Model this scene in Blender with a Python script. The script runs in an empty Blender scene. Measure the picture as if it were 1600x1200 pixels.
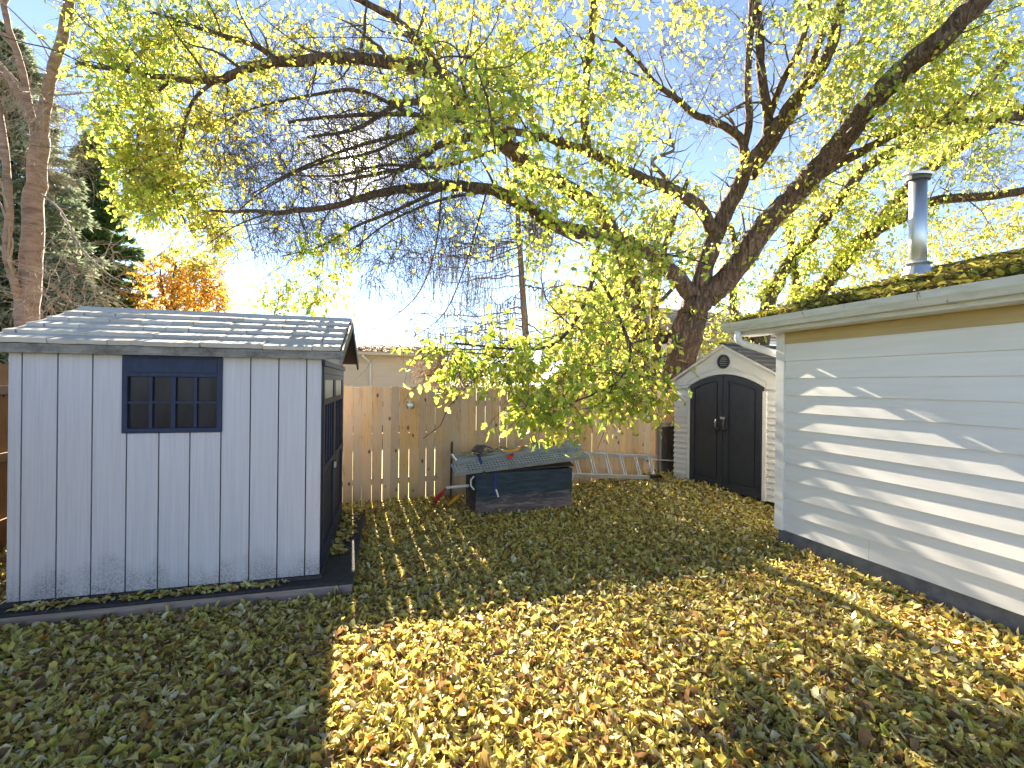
import bpy, math, random
import numpy as np
from mathutils import Vector, Matrix

random.seed(7); rng = np.random.default_rng(7)
R = math.radians
scene = bpy.context.scene
COL = scene.collection

# ------------------------------------------------------------------ camera
CAM_Z = 1.85; ROLL = R(0.6); F = 720.0            # F in pixels of a 1600 px wide picture
cam_d = bpy.data.cameras.new('camera'); cam = bpy.data.objects.new('camera', cam_d); COL.objects.link(cam)
cam_d.sensor_width = 36; cam_d.lens = 36 * F / 1600; cam_d.clip_end = 2000; cam_d.clip_start = 0.05
RV = Vector((math.cos(ROLL), 0, math.sin(ROLL))); UV = Vector((-math.sin(ROLL), 0, math.cos(ROLL))); FV = Vector((0, 1, 0))
cam.matrix_world = Matrix(((RV.x, UV.x, -FV.x, 0), (RV.y, UV.y, -FV.y, 0), (RV.z, UV.z, -FV.z, CAM_Z), (0, 0, 0, 1)))
scene.camera = cam
def at(px, py, d):
    """world point seen at photo pixel (1600x1200) at the depth d metres"""
    return Vector((0, 0, CAM_Z)) + d * ((px - 800) / F * RV + (600 - py) / F * UV + FV)

# ------------------------------------------------------------------ sky and sun
SUN_AZ, SUN_EL = R(-19.3), R(24.4)
SUN_DIR = Vector((math.sin(SUN_AZ) * math.cos(SUN_EL), math.cos(SUN_AZ) * math.cos(SUN_EL), math.sin(SUN_EL)))
SKY_STRENGTH = 0.075; SUN_STRENGTH = 5.0; EXPOSURE = 2.8
w = bpy.data.worlds.new('World'); scene.world = w; w.use_nodes = True
nt = w.node_tree; nt.nodes.clear()
out = nt.nodes.new('ShaderNodeOutputWorld'); bg = nt.nodes.new('ShaderNodeBackground'); sky = nt.nodes.new('ShaderNodeTexSky')
sky.sky_type = 'NISHITA'; sky.sun_disc = False; sky.sun_elevation = SUN_EL; sky.sun_rotation = SUN_AZ
sky.altitude = 300; sky.air_density = 0.5; sky.dust_density = 0.0; sky.ozone_density = 0.9
bg.inputs['Strength'].default_value = SKY_STRENGTH
# the sun's own disc and the thin bright aureole round it
def wnode(op, a, b=None):
    n = nt.nodes.new('ShaderNodeMath'); n.operation = op
    for i, v in enumerate((a, b)):
        if v is None: continue
        if isinstance(v, (int, float)): n.inputs[i].default_value = v
        else: nt.links.new(v, n.inputs[i])
    return n.outputs[0]
wtc = nt.nodes.new('ShaderNodeTexCoord'); wdot = nt.nodes.new('ShaderNodeVectorMath'); wdot.operation = 'DOT_PRODUCT'
nt.links.new(wtc.outputs['Generated'], wdot.inputs[0]); wdot.inputs[1].default_value = SUN_DIR
wang = wnode('ARCCOSINE', wnode('MINIMUM', wdot.outputs['Value'], 0.9999999))          # radians from the sun
wdisc = wnode('MULTIPLY', wnode('LESS_THAN', wang, R(0.45)), 200.0)
wglow = wnode('MULTIPLY', wnode('POWER', 2.718, wnode('MULTIPLY', wang, -1 / R(1.6))), 28.0)
wsum = wnode('ADD', wdisc, wglow)
wcol = nt.nodes.new('ShaderNodeVectorMath'); wcol.operation = 'SCALE'; wcol.inputs[0].default_value = (1.0, 0.96, 0.9); nt.links.new(wsum, wcol.inputs['Scale'])
wadd = nt.nodes.new('ShaderNodeVectorMath'); wadd.operation = 'ADD'
nt.links.new(sky.outputs[0], wadd.inputs[0]); nt.links.new(wcol.outputs[0], wadd.inputs[1])
nt.links.new(wadd.outputs[0], bg.inputs[0]); nt.links.new(bg.outputs[0], out.inputs[0])
sl = bpy.data.lights.new('sun', 'SUN'); sl.energy = SUN_STRENGTH; sl.angle = R(0.53); sl.color = (1.0, 0.93, 0.82)
so = bpy.data.objects.new('sun', sl); COL.objects.link(so)
so.rotation_euler = SUN_DIR.to_track_quat('Z', 'Y').to_euler(); so.location = SUN_DIR * 40
vs = scene.view_settings
vs.view_transform = 'Standard'; vs.look = 'None'; vs.exposure = EXPOSURE; vs.gamma = 1; vs.use_curve_mapping = False
vs.use_white_balance = True; vs.white_balance_temperature = 7700; vs.white_balance_tint = 10
scene.render.engine = 'CYCLES'
scene.cycles.max_bounces = 5; scene.cycles.diffuse_bounces = 3; scene.cycles.transmission_bounces = 3; scene.cycles.glossy_bounces = 2; scene.cycles.transparent_max_bounces = 8

# ------------------------------------------------------------------ helpers: materials
def new_mat(name):
    m = bpy.data.materials.new(name); m.use_nodes = True
    return m, m.node_tree, m.node_tree.nodes['Principled BSDF']
def ramp(nt, fac, stops, interp='LINEAR'):
    r = nt.nodes.new('ShaderNodeValToRGB'); r.color_ramp.interpolation = interp
    e = r.color_ramp.elements
    while len(e) < len(stops): e.new(0.5)
    for el, (p, c) in zip(e, stops): el.position = p; el.color = (*c, 1) if len(c) == 3 else c
    nt.links.new(fac, r.inputs[0]); return r.outputs[0]
def coords(nt, scale=(1, 1, 1), rnd=True, src='Object'):
    tc = nt.nodes.new('ShaderNodeTexCoord'); mp = nt.nodes.new('ShaderNodeMapping'); mp.inputs['Scale'].default_value = scale
    if rnd:
        oi = nt.nodes.new('ShaderNodeObjectInfo'); mu = nt.nodes.new('ShaderNodeMath'); mu.operation = 'MULTIPLY'; mu.inputs[1].default_value = 57.0
        nt.links.new(oi.outputs['Random'], mu.inputs[0]); nt.links.new(mu.outputs[0], mp.inputs['Location'])
    nt.links.new(tc.outputs[src], mp.inputs['Vector']); return mp.outputs[0]
def noise(nt, vec, scale, detail=4, rough=0.55, dist=0.0):
    n = nt.nodes.new('ShaderNodeTexNoise'); n.inputs['Scale'].default_value = scale; n.inputs['Detail'].default_value = detail
    n.inputs['Roughness'].default_value = rough; n.inputs['Distortion'].default_value = dist
    nt.links.new(vec, n.inputs['Vector']); return n.outputs['Fac']
def mixc(nt, fac, a, b, mode='MIX'):
    m = nt.nodes.new('ShaderNodeMix'); m.data_type = 'RGBA'; m.blend_type = mode
    for s, v in ((0, fac), (6, a), (7, b)):
        if hasattr(v, 'links') or isinstance(v, bpy.types.NodeSocket): nt.links.new(v, m.inputs[s])
        elif s == 0: m.inputs[0].default_value = v
        else: m.inputs[s].default_value = (*v, 1)
    return m.outputs[2]
def math_(nt, op, a, b=None, c=None, clamp=False):
    m = nt.nodes.new('ShaderNodeMath'); m.operation = op; m.use_clamp = clamp
    for i, v in enumerate((a, b, c)):
        if v is None: continue
        if isinstance(v, bpy.types.NodeSocket): nt.links.new(v, m.inputs[i])
        else: m.inputs[i].default_value = v
    return m.outputs[0]
def bump(nt, bsdf, h, strength=0.3, dist=0.01):
    b = nt.nodes.new('ShaderNodeBump'); b.inputs['Strength'].default_value = strength; b.inputs['Distance'].default_value = dist
    nt.links.new(h, b.inputs['Height']); nt.links.new(b.outputs[0], bsdf.inputs['Normal'])
def simple(name, c1, c2=None, scale=12, stretch=(1, 1, 1), rough=0.6, bstr=0.15, metal=0.0, objvar=0.0, bdist=0.005, rnd=True):
    m, nt, b = new_mat(name); c2 = c2 or c1
    v = coords(nt, stretch, rnd); n = noise(nt, v, scale, 6, 0.6)
    col = ramp(nt, n, [(0.3, c1), (0.7, c2)])
    if objvar:
        oi = nt.nodes.new('ShaderNodeObjectInfo'); f = math_(nt, 'MULTIPLY_ADD', oi.outputs['Random'], 2 * objvar, 1 - objvar)
        hsv = nt.nodes.new('ShaderNodeHueSaturation'); nt.links.new(f, hsv.inputs['Value']); nt.links.new(col, hsv.inputs['Color']); col = hsv.outputs[0]
    nt.links.new(col, b.inputs['Base Color']); b.inputs['Roughness'].default_value = rough; b.inputs['Metallic'].default_value = metal
    bump(nt, b, n, bstr, bdist)
    return m
M = {}

def wood_fence(name, dark, light, grey):
    m, nt, b = new_mat(name)
    v = coords(nt, (22, 22, 1.1)); g = noise(nt, v, 3.0, 8, 0.65, 0.6)
    col = ramp(nt, g, [(0.33, dark), (0.48, light), (0.62, tuple(c * 0.8 for c in light)), (0.75, tuple(min(1, c * 1.15) for c in light))])
    v2 = coords(nt, (1, 1, 1)); big = noise(nt, v2, 2.2, 3)
    col = mixc(nt, ramp(nt, big, [(0.4, (0, 0, 0)), (0.7, (1, 1, 1))]), col, grey)
    # knots
    vo = nt.nodes.new('ShaderNodeTexVoronoi'); vo.inputs['Scale'].default_value = 5.0
    v3 = coords(nt, (1.3, 0.2, 0.8)); nt.links.new(v3, vo.inputs['Vector'])
    kn = ramp(nt, vo.outputs['Distance'], [(0.06, (1, 1, 1)), (0.17, (0, 0, 0))])
    col = mixc(nt, kn, col, tuple(c * 0.22 for c in dark))
    # foot of the boards: darker brown towards the bottom, broken up by noise
    tc = nt.nodes.new('ShaderNodeTexCoord'); sp = nt.nodes.new('ShaderNodeSeparateXYZ'); nt.links.new(tc.outputs['Object'], sp.inputs[0])
    foot = math_(nt, 'ADD', math_(nt, 'MULTIPLY', sp.outputs['Z'], -2.2), math_(nt, 'MULTIPLY', big, 1.3), clamp=True)
    col = mixc(nt, math_(nt, 'MULTIPLY', foot, 0.55), col, (0.09, 0.05, 0.025))
    oi = nt.nodes.new('ShaderNodeObjectInfo'); hsv = nt.nodes.new('ShaderNodeHueSaturation')
    nt.links.new(math_(nt, 'MULTIPLY_ADD', oi.outputs['Random'], 0.34, 0.83), hsv.inputs['Value'])
    nt.links.new(math_(nt, 'MULTIPLY_ADD', math_(nt, 'FRACT', math_(nt, 'MULTIPLY', oi.outputs['Random'], 13.7)), 0.34, 0.80), hsv.inputs['Saturation'])
    nt.links.new(col, hsv.inputs['Color']); nt.links.new(hsv.outputs[0], b.inputs['Base Color'])
    b.inputs['Roughness'].default_value = 0.8; bump(nt, b, g, 0.35, 0.004)
    return m
M['fence'] = wood_fence('fence_wood', (0.36, 0.19, 0.085), (0.63, 0.405, 0.205), (0.55, 0.40, 0.26))
M['fence_old'] = wood_fence('old_fence_wood', (0.17, 0.08, 0.035), (0.36, 0.19, 0.085), (0.26, 0.17, 0.10))

def resin(name):
    m, nt, b = new_mat(name)
    v = coords(nt, (60, 60, 1.2)); g = noise(nt, v, 1.5, 6, 0.6)
    col = ramp(nt, g, [(0.3, (0.42, 0.41, 0.45)), (0.7, (0.52, 0.505, 0.55))])
    tc = nt.nodes.new('ShaderNodeTexCoord'); sp = nt.nodes.new('ShaderNodeSeparateXYZ'); nt.links.new(tc.outputs['Object'], sp.inputs[0])
    v2 = coords(nt, (1, 1, 0.5)); n2 = noise(nt, v2, 5, 3); v3 = coords(nt, (1, 1, 1)); n3 = noise(nt, v3, 90, 4, 0.7)
    low = math_(nt, 'SUBTRACT', math_(nt, 'MULTIPLY', n2, 0.75), math_(nt, 'MULTIPLY', sp.outputs['Z'], 1.35))
    d = math_(nt, 'MULTIPLY', math_(nt, 'MULTIPLY', low, 3.2, clamp=True), ramp(nt, n3, [(0.4, (0.1,) * 3), (0.6, (1, 1, 1))]), clamp=True)
    col = mixc(nt, math_(nt, 'MULTIPLY', d, 0.8), col, (0.07, 0.065, 0.07))
    rub = ramp(nt, noise(nt, v3, 2.3, 5, 0.7), [(0.55, (0, 0, 0)), (0.8, (1, 1, 1))])
    col = mixc(nt, math_(nt, 'MULTIPLY', rub, 0.25), col, (0.52, 0.50, 0.50))
    nt.links.new(col, b.inputs['Base Color']); b.inputs['Roughness'].default_value = 0.55; bump(nt, b, g, 0.3, 0.002)
    return m
M['resin'] = resin('grey_resin')
M['navy'] = simple('navy_plastic', (0.010, 0.017, 0.040), (0.020, 0.030, 0.062), 8, (3, 3, 1), 0.5, 0.1)
M['navy_trim'] = simple('navy_trim', (0.018, 0.028, 0.062), (0.03, 0.042, 0.085), 8, (3, 3, 1), 0.45, 0.1)
for _n in ('navy', 'navy_trim'): M[_n].node_tree.nodes['Principled BSDF'].inputs['Specular IOR Level'].default_value = 0.15
M['frost'] = simple('frosted_panel', (0.36, 0.36, 0.36), (0.46, 0.46, 0.44), 20, (1, 1, 1), 0.4)
M['blackgap'] = simple('seam_black', (0.012, 0.013, 0.02), None, 5)
M['steel'] = simple('steel', (0.55, 0.56, 0.58), (0.65, 0.66, 0.68), 20, (1, 1, 1), 0.35, 0.05, 1.0)
def glass_dark():
    m, nt, b = new_mat('dark_pane'); v = coords(nt, (3, 3, 0.6)); n = noise(nt, v, 3, 4)
    nt.links.new(ramp(nt, n, [(0.3, (0.006, 0.007, 0.012)), (0.8, (0.03, 0.03, 0.045))]), b.inputs['Base Color'])
    b.inputs['Roughness'].default_value = 0.2; b.inputs['Specular IOR Level'].default_value = 0.12; bump(nt, b, n, 0.05); return m
M['pane'] = glass_dark()
def shingle_m(name, c1, c2, c3, objvar=0.18):
    m, nt, b = new_mat(name); v = coords(nt, (3, 30, 30)); g = noise(nt, v, 1.4, 7, 0.7)
    v2 = coords(nt); n2 = noise(nt, v2, 7, 5, 0.7)
    col = mixc(nt, ramp(nt, n2, [(0.45, (0, 0, 0)), (0.7, (1, 1, 1))]), ramp(nt, g, [(0.3, c1), (0.7, c2)]), c3)
    oi = nt.nodes.new('ShaderNodeObjectInfo'); hsv = nt.nodes.new('ShaderNodeHueSaturation')
    nt.links.new(math_(nt, 'MULTIPLY_ADD', oi.outputs['Random'], 2 * objvar, 1 - objvar), hsv.inputs['Value']); nt.links.new(col, hsv.inputs['Color'])
    nt.links.new(hsv.outputs[0], b.inputs['Base Color']); b.inputs['Roughness'].default_value = 0.75; bump(nt, b, n2, 0.5, 0.006); return m
M['shake'] = shingle_m('shed_shake', (0.34, 0.325, 0.305), (0.53, 0.51, 0.475), (0.40, 0.375, 0.345))
M['fascia_dirty'] = shingle_m('dirty_fascia', (0.12, 0.11, 0.10), (0.30, 0.28, 0.26), (0.055, 0.05, 0.045), 0.05)
M['asphalt_shingle'] = shingle_m('asphalt_shingle', (0.06, 0.048, 0.038), (0.13, 0.105, 0.085), (0.09, 0.09, 0.035))
M['brown_shingle'] = shingle_m('brown_shingle', (0.24, 0.18, 0.14), (0.40, 0.31, 0.25), (0.33, 0.25, 0.16))
M['grey_shingle'] = shingle_m('grey_shingle', (0.05, 0.055, 0.065), (0.12, 0.125, 0.135), (0.08, 0.08, 0.08))
def siding(name, c1, c2, stain, amt=0.4):
    m, nt, b = new_mat(name); v = coords(nt, (0.6, 10, 10)); n = noise(nt, v, 2.0, 5)
    v2 = coords(nt); n2 = noise(nt, v2, 1.1, 6, 0.65); n3 = noise(nt, v2, 40, 3)
    col = mixc(nt, math_(nt, 'MULTIPLY', ramp(nt, n2, [(0.5, (0, 0, 0)), (0.8, (1, 1, 1))]), amt), ramp(nt, n, [(0.3, c1), (0.7, c2)]), stain)
    vo = nt.nodes.new('ShaderNodeTexVoronoi'); vo.inputs['Scale'].default_value = 1.3; nt.links.new(v2, vo.inputs['Vector'])
    sp = ramp(nt, vo.outputs['Distance'], [(0.012, (1, 1, 1)), (0.02, (0, 0, 0))]); col = mixc(nt, math_(nt, 'MULTIPLY', sp, 0.8), col, (0.08, 0.07, 0.06))
    nt.links.new(col, b.inputs['Base Color']); b.inputs['Roughness'].default_value = 0.5; bump(nt, b, n3, 0.08, 0.002); return m
M['white_siding'] = siding('white_siding', (0.72, 0.72, 0.71), (0.80, 0.79, 0.775), (0.62, 0.61, 0.57))
M['white_trim'] = siding('white_trim', (0.68, 0.69, 0.69), (0.76, 0.76, 0.76), (0.5, 0.5, 0.46), 0.5)
M['tan_frieze'] = siding('tan_frieze', (0.42, 0.31, 0.14), (0.52, 0.40, 0.20), (0.36, 0.28, 0.15))
M['beige_siding'] = siding('beige_siding', (0.55, 0.47, 0.38), (0.62, 0.54, 0.44), (0.45, 0.38, 0.30))
M['shed_white'] = siding('shed_white', (0.56, 0.55, 0.53), (0.64, 0.63, 0.61), (0.46, 0.44, 0.40))
def gutter_m():
    m, nt, b = new_mat('gutter_paint'); v = coords(nt, (1, 8, 8)); n = noise(nt, v, 3, 6, 0.7); v2 = coords(nt, (8, 1, 2)); n2 = noise(nt, v2, 3, 5, 0.75)
    col = mixc(nt, ramp(nt, n, [(0.45, (0, 0, 0)), (0.75, (0.7,) * 3)]), (0.60, 0.61, 0.57), (0.34, 0.35, 0.27))
    col = mixc(nt, ramp(nt, n2, [(0.62, (0, 0, 0)), (0.7, (0.85,) * 3)]), col, (0.05, 0.05, 0.035))
    nt.links.new(col, b.inputs['Base Color']); b.inputs['Roughness'].default_value = 0.5; return m
M['gutter'] = gutter_m()
M['concrete'] = simple('concrete', (0.10, 0.10, 0.11), (0.19, 0.19, 0.20), 9, (1, 1, 1), 0.9, 0.4)
M['galv'] = simple('galvanised', (0.42, 0.47, 0.52), (0.56, 0.60, 0.64), 6, (2, 2, 0.4), 0.38, 0.03, 0.85)
M['alu'] = simple('aluminium', (0.55, 0.56, 0.58), (0.70, 0.71, 0.73), 9, (1, 1, 1), 0.45, 0.05, 0.6)
M['perf'] = simple('weathered_aluminium', (0.22, 0.25, 0.27), (0.36, 0.39, 0.41), 9, (1, 4, 4), 0.55, 0.1, 0.4)
M['darkplastic'] = simple('black_plastic', (0.014, 0.015, 0.018), (0.03, 0.03, 0.034), 9, (1, 1, 1), 0.5)
M['door_grey'] = simple('charcoal_plastic', (0.018, 0.021, 0.028), (0.030, 0.034, 0.044), 7, (2, 2, 1), 0.4, 0.06)
M['mat'] = simple('rubber_mat', (0.012, 0.013, 0.015), (0.035, 0.036, 0.038), 25, (1, 1, 1), 0.8, 0.4)
M['pad_wood'] = simple('pad_lumber', (0.20, 0.14, 0.12), (0.36, 0.28, 0.24), 3, (1, 14, 14), 0.85, 0.4)
M['darkwood'] = simple('dark_rotten_wood', (0.02, 0.015, 0.012), (0.07, 0.05, 0.04), 5, (8, 8, 1), 0.9, 0.5)
M['greywood'] = simple('grey_weathered_wood', (0.12, 0.11, 0.10), (0.26, 0.24, 0.22), 5, (10, 10, 1), 0.9, 0.5)
M['orange'] = simple('orange_plastic', (0.62, 0.25, 0.02), (0.75, 0.33, 0.03), 9, (1, 1, 1), 0.4)
M['red'] = simple('red_plastic', (0.35, 0.012, 0.015), (0.48, 0.03, 0.03), 9, (1, 1, 1), 0.5)
M['blue'] = simple('blue_webbing', (0.012, 0.02, 0.10), (0.03, 0.045, 0.18), 30, (1, 1, 1), 0.8)
M['white_tube'] = simple('white_tube', (0.62, 0.62, 0.62), (0.72, 0.72, 0.72), 9, (1, 1, 1), 0.45)
M['scoop'] = simple('scoop_steel', (0.035, 0.030, 0.026), (0.085, 0.075, 0.065), 9, (1, 1, 1), 0.5)
def chest_m():
    m, nt, b = new_mat('peeling_navy_paint'); v = coords(nt, (1.6, 1.6, 11), False); g = noise(nt, v, 2.0, 9, 0.78, 0.6)
    wood = ramp(nt, g, [(0.32, (0.035, 0.024, 0.024)), (0.5, (0.11, 0.078, 0.075)), (0.68, (0.27, 0.22, 0.21))])
    paint = ramp(nt, g, [(0.32, (0.005, 0.008, 0.013)), (0.52, (0.016, 0.034, 0.052)), (0.66, (0.035, 0.06, 0.08)), (0.72, (0.20, 0.22, 0.23))])
    tc = nt.nodes.new('ShaderNodeTexCoord'); sp = nt.nodes.new('ShaderNodeSeparateXYZ'); nt.links.new(tc.outputs['Object'], sp.inputs[0])
    n2 = noise(nt, v, 0.9, 6, 0.7)
    f = math_(nt, 'ADD', math_(nt, 'MULTIPLY_ADD', sp.outputs['Z'], -3.2, 0.72), math_(nt, 'MULTIPLY', n2, 1.0))
    f = ramp(nt, math_(nt, 'ADD', f, math_(nt, 'MULTIPLY_ADD', g, 1.1, -0.55)), [(0.28, (0, 0, 0)), (0.85, (1, 1, 1))])
    nt.links.new(mixc(nt, f, paint, wood), b.inputs['Base Color']); b.inputs['Roughness'].default_value = 0.75; bump(nt, b, g, 0.5, 0.006); return m
M['chest'] = chest_m()
def bark_m(name, c1, c2, c3, sc=(9, 9, 1.6), bs=0.9, bd=0.05):
    m, nt, b = new_mat(name); v = coords(nt, sc); g = noise(nt, v, 1.6, 9, 0.68, 1.2); v2 = coords(nt); n2 = noise(nt, v2, 1.2, 4)
    col = ramp(nt, g, [(0.36, c1), (0.5, c2), (0.68, c3)])
    nt.links.new(col, b.inputs['Base Color']); b.inputs['Roughness'].default_value = 0.9; bump(nt, b, g, bs, bd); return m
M['bark'] = bark_m('maple_bark', (0.012, 0.008, 0.006), (0.085, 0.053, 0.036), (0.24, 0.17, 0.125))
M['bark_dark'] = bark_m('dark_bark', (0.018, 0.013, 0.01), (0.07, 0.052, 0.04), (0.17, 0.13, 0.10))
M['bark_smooth'] = bark_m('cherry_bark', (0.13, 0.08, 0.06), (0.22, 0.145, 0.115), (0.30, 0.215, 0.18), (2, 2, 7), 0.25, 0.008)
M['bark_grey'] = bark_m('larch_bark', (0.08, 0.07, 0.062), (0.17, 0.15, 0.14), (0.30, 0.27, 0.25), (8, 8, 3), 0.5, 0.02)
M['twig'] = simple('twig', (0.05, 0.036, 0.03), (0.11, 0.085, 0.07), 9, (1, 1, 1), 0.85, 0.0)
M['twig_pale'] = simple('pale_twig', (0.20, 0.16, 0.13), (0.33, 0.27, 0.22), 9, (1, 1, 1), 0.85, 0.0)
M['twig_grey'] = simple('grey_twig', (0.09, 0.08, 0.08), (0.18, 0.16, 0.155), 9, (1, 1, 1), 0.85, 0.0)
def leaf_m(name, stops, trans=0.55, rough=0.55, objrnd=False, tgain=1.3):
    m, nt, b = new_mat(name)
    if objrnd: f = nt.nodes.new('ShaderNodeObjectInfo').outputs['Random']
    else: f = nt.nodes.new('ShaderNodeNewGeometry').outputs['Random Per Island']
    col = ramp(nt, f, stops)
    v = coords(nt, (1, 1, 1), False); n = noise(nt, v, 45, 3, 0.6)
    hsv = nt.nodes.new('ShaderNodeHueSaturation'); nt.links.new(col, hsv.inputs['Color']); nt.links.new(math_(nt, 'MULTIPLY_ADD', n, 0.8, 0.6), hsv.inputs['Value'])
    col = hsv.outputs[0]
    nt.links.new(col, b.inputs['Base Color']); b.inputs['Roughness'].default_value = rough; b.inputs['Specular IOR Level'].default_value = 0.35
    if trans:
        t = nt.nodes.new('ShaderNodeBsdfTranslucent'); mx = nt.nodes.new('ShaderNodeMixShader'); mx.inputs[0].default_value = trans
        h2 = nt.nodes.new('ShaderNodeHueSaturation'); h2.inputs['Saturation'].default_value = 1.0; h2.inputs['Value'].default_value = tgain
        nt.links.new(col, h2.inputs['Color']); nt.links.new(h2.outputs[0], t.inputs['Color'])
        nt.links.new(b.outputs[0], mx.inputs[1]); nt.links.new(t.outputs[0], mx.inputs[2])
        nt.links.new(mx.outputs[0], nt.nodes['Material Output'].inputs['Surface'])
    return m
LIME = [(0.0, (0.20, 0.31, 0.05)), (0.3, (0.33, 0.43, 0.075)), (0.6, (0.46, 0.52, 0.10)), (0.85, (0.60, 0.57, 0.13)), (1.0, (0.68, 0.55, 0.12))]
LIME0 = [(0.0, (0.16, 0.27, 0.025)), (0.3, (0.27, 0.37, 0.03)), (0.6, (0.38, 0.44, 0.045)), (0.85, (0.50, 0.47, 0.05)), (1.0, (0.58, 0.44, 0.04))]
YEL = [(0.0, (0.32, 0.38, 0.07)), (0.4, (0.50, 0.51, 0.10)), (0.85, (0.64, 0.57, 0.12)), (1.0, (0.62, 0.42, 0.09))]
YEL0 = [(0.0, (0.24, 0.30, 0.03)), (0.4, (0.42, 0.41, 0.04)), (0.75, (0.55, 0.42, 0.04)), (1.0, (0.52, 0.26, 0.03))]
ORG = [(0.0, (0.58, 0.34, 0.06)), (0.5, (0.74, 0.43, 0.075)), (0.85, (0.78, 0.52, 0.11)), (1.0, (0.55, 0.27, 0.05))]
GRD = [(0.0, (0.15, 0.08, 0.04)), (0.16, (0.34, 0.20, 0.09)), (0.25, (0.52, 0.42, 0.12)), (0.45, (0.64, 0.55, 0.14)), (0.56, (0.48, 0.45, 0.10)), (0.68, (0.70, 0.61, 0.22)),
       (0.82, (0.74, 0.68, 0.46)), (0.92, (0.72, 0.56, 0.13)), (0.975, (0.46, 0.18, 0.03)), (1.0, (0.12, 0.22, 0.05))]
M['leaf'] = leaf_m('maple_leaf', LIME); M['leaf_obj'] = leaf_m('maple_leaf_single', LIME, objrnd=True)
M['leaf_yellow'] = leaf_m('yellow_leaf', YEL); M['leaf_orange'] = leaf_m('orange_leaf', ORG)
M['litter'] = leaf_m('litter_leaf', GRD, 0.35, 0.55, tgain=1.1); M['litter_obj'] = leaf_m('litter_leaf_single', GRD, 0.35, 0.55, True, 1.1)
M['litter_roof'] = leaf_m('roof_leaf', [(0, (0.07, 0.05, 0.025)), (0.3, (0.20, 0.16, 0.04)), (0.6, (0.34, 0.33, 0.06)), (1, (0.48, 0.44, 0.10))], 0.2, 0.6, tgain=1.0)
M['needle_blue'] = leaf_m('blue_spruce_needles', [(0, (0.13, 0.175, 0.12)), (0.6, (0.24, 0.30, 0.20)), (1, (0.36, 0.41, 0.28))], 0.3, 0.6)
M['needle_green'] = leaf_m('green_spruce_needles', [(0, (0.04, 0.085, 0.03)), (0.6, (0.09, 0.165, 0.05)), (1, (0.17, 0.25, 0.08))], 0.25, 0.6)
M['needle_dead'] = leaf_m('dead_needles', [(0, (0.14, 0.09, 0.06)), (1, (0.30, 0.21, 0.14))], 0.2, 0.7)
def soil_m():
    m, nt, b = new_mat('soil_and_grass'); v = coords(nt, (1, 1, 1), False); n = noise(nt, v, 6, 8, 0.7); n2 = noise(nt, v, 45, 4, 0.7)
    col = ramp(nt, n2, [(0.3, (0.10, 0.08, 0.035)), (0.55, (0.27, 0.23, 0.085)), (0.75, (0.40, 0.35, 0.13))])
    col = mixc(nt, ramp(nt, n, [(0.45, (0, 0, 0)), (0.7, (0.7,) * 3)]), col, (0.17, 0.17, 0.05))
    nt.links.new(col, b.inputs['Base Color']); b.inputs['Roughness'].default_value = 0.95; bump(nt, b, n2, 0.8, 0.02); return m
M['soil'] = soil_m()

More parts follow.
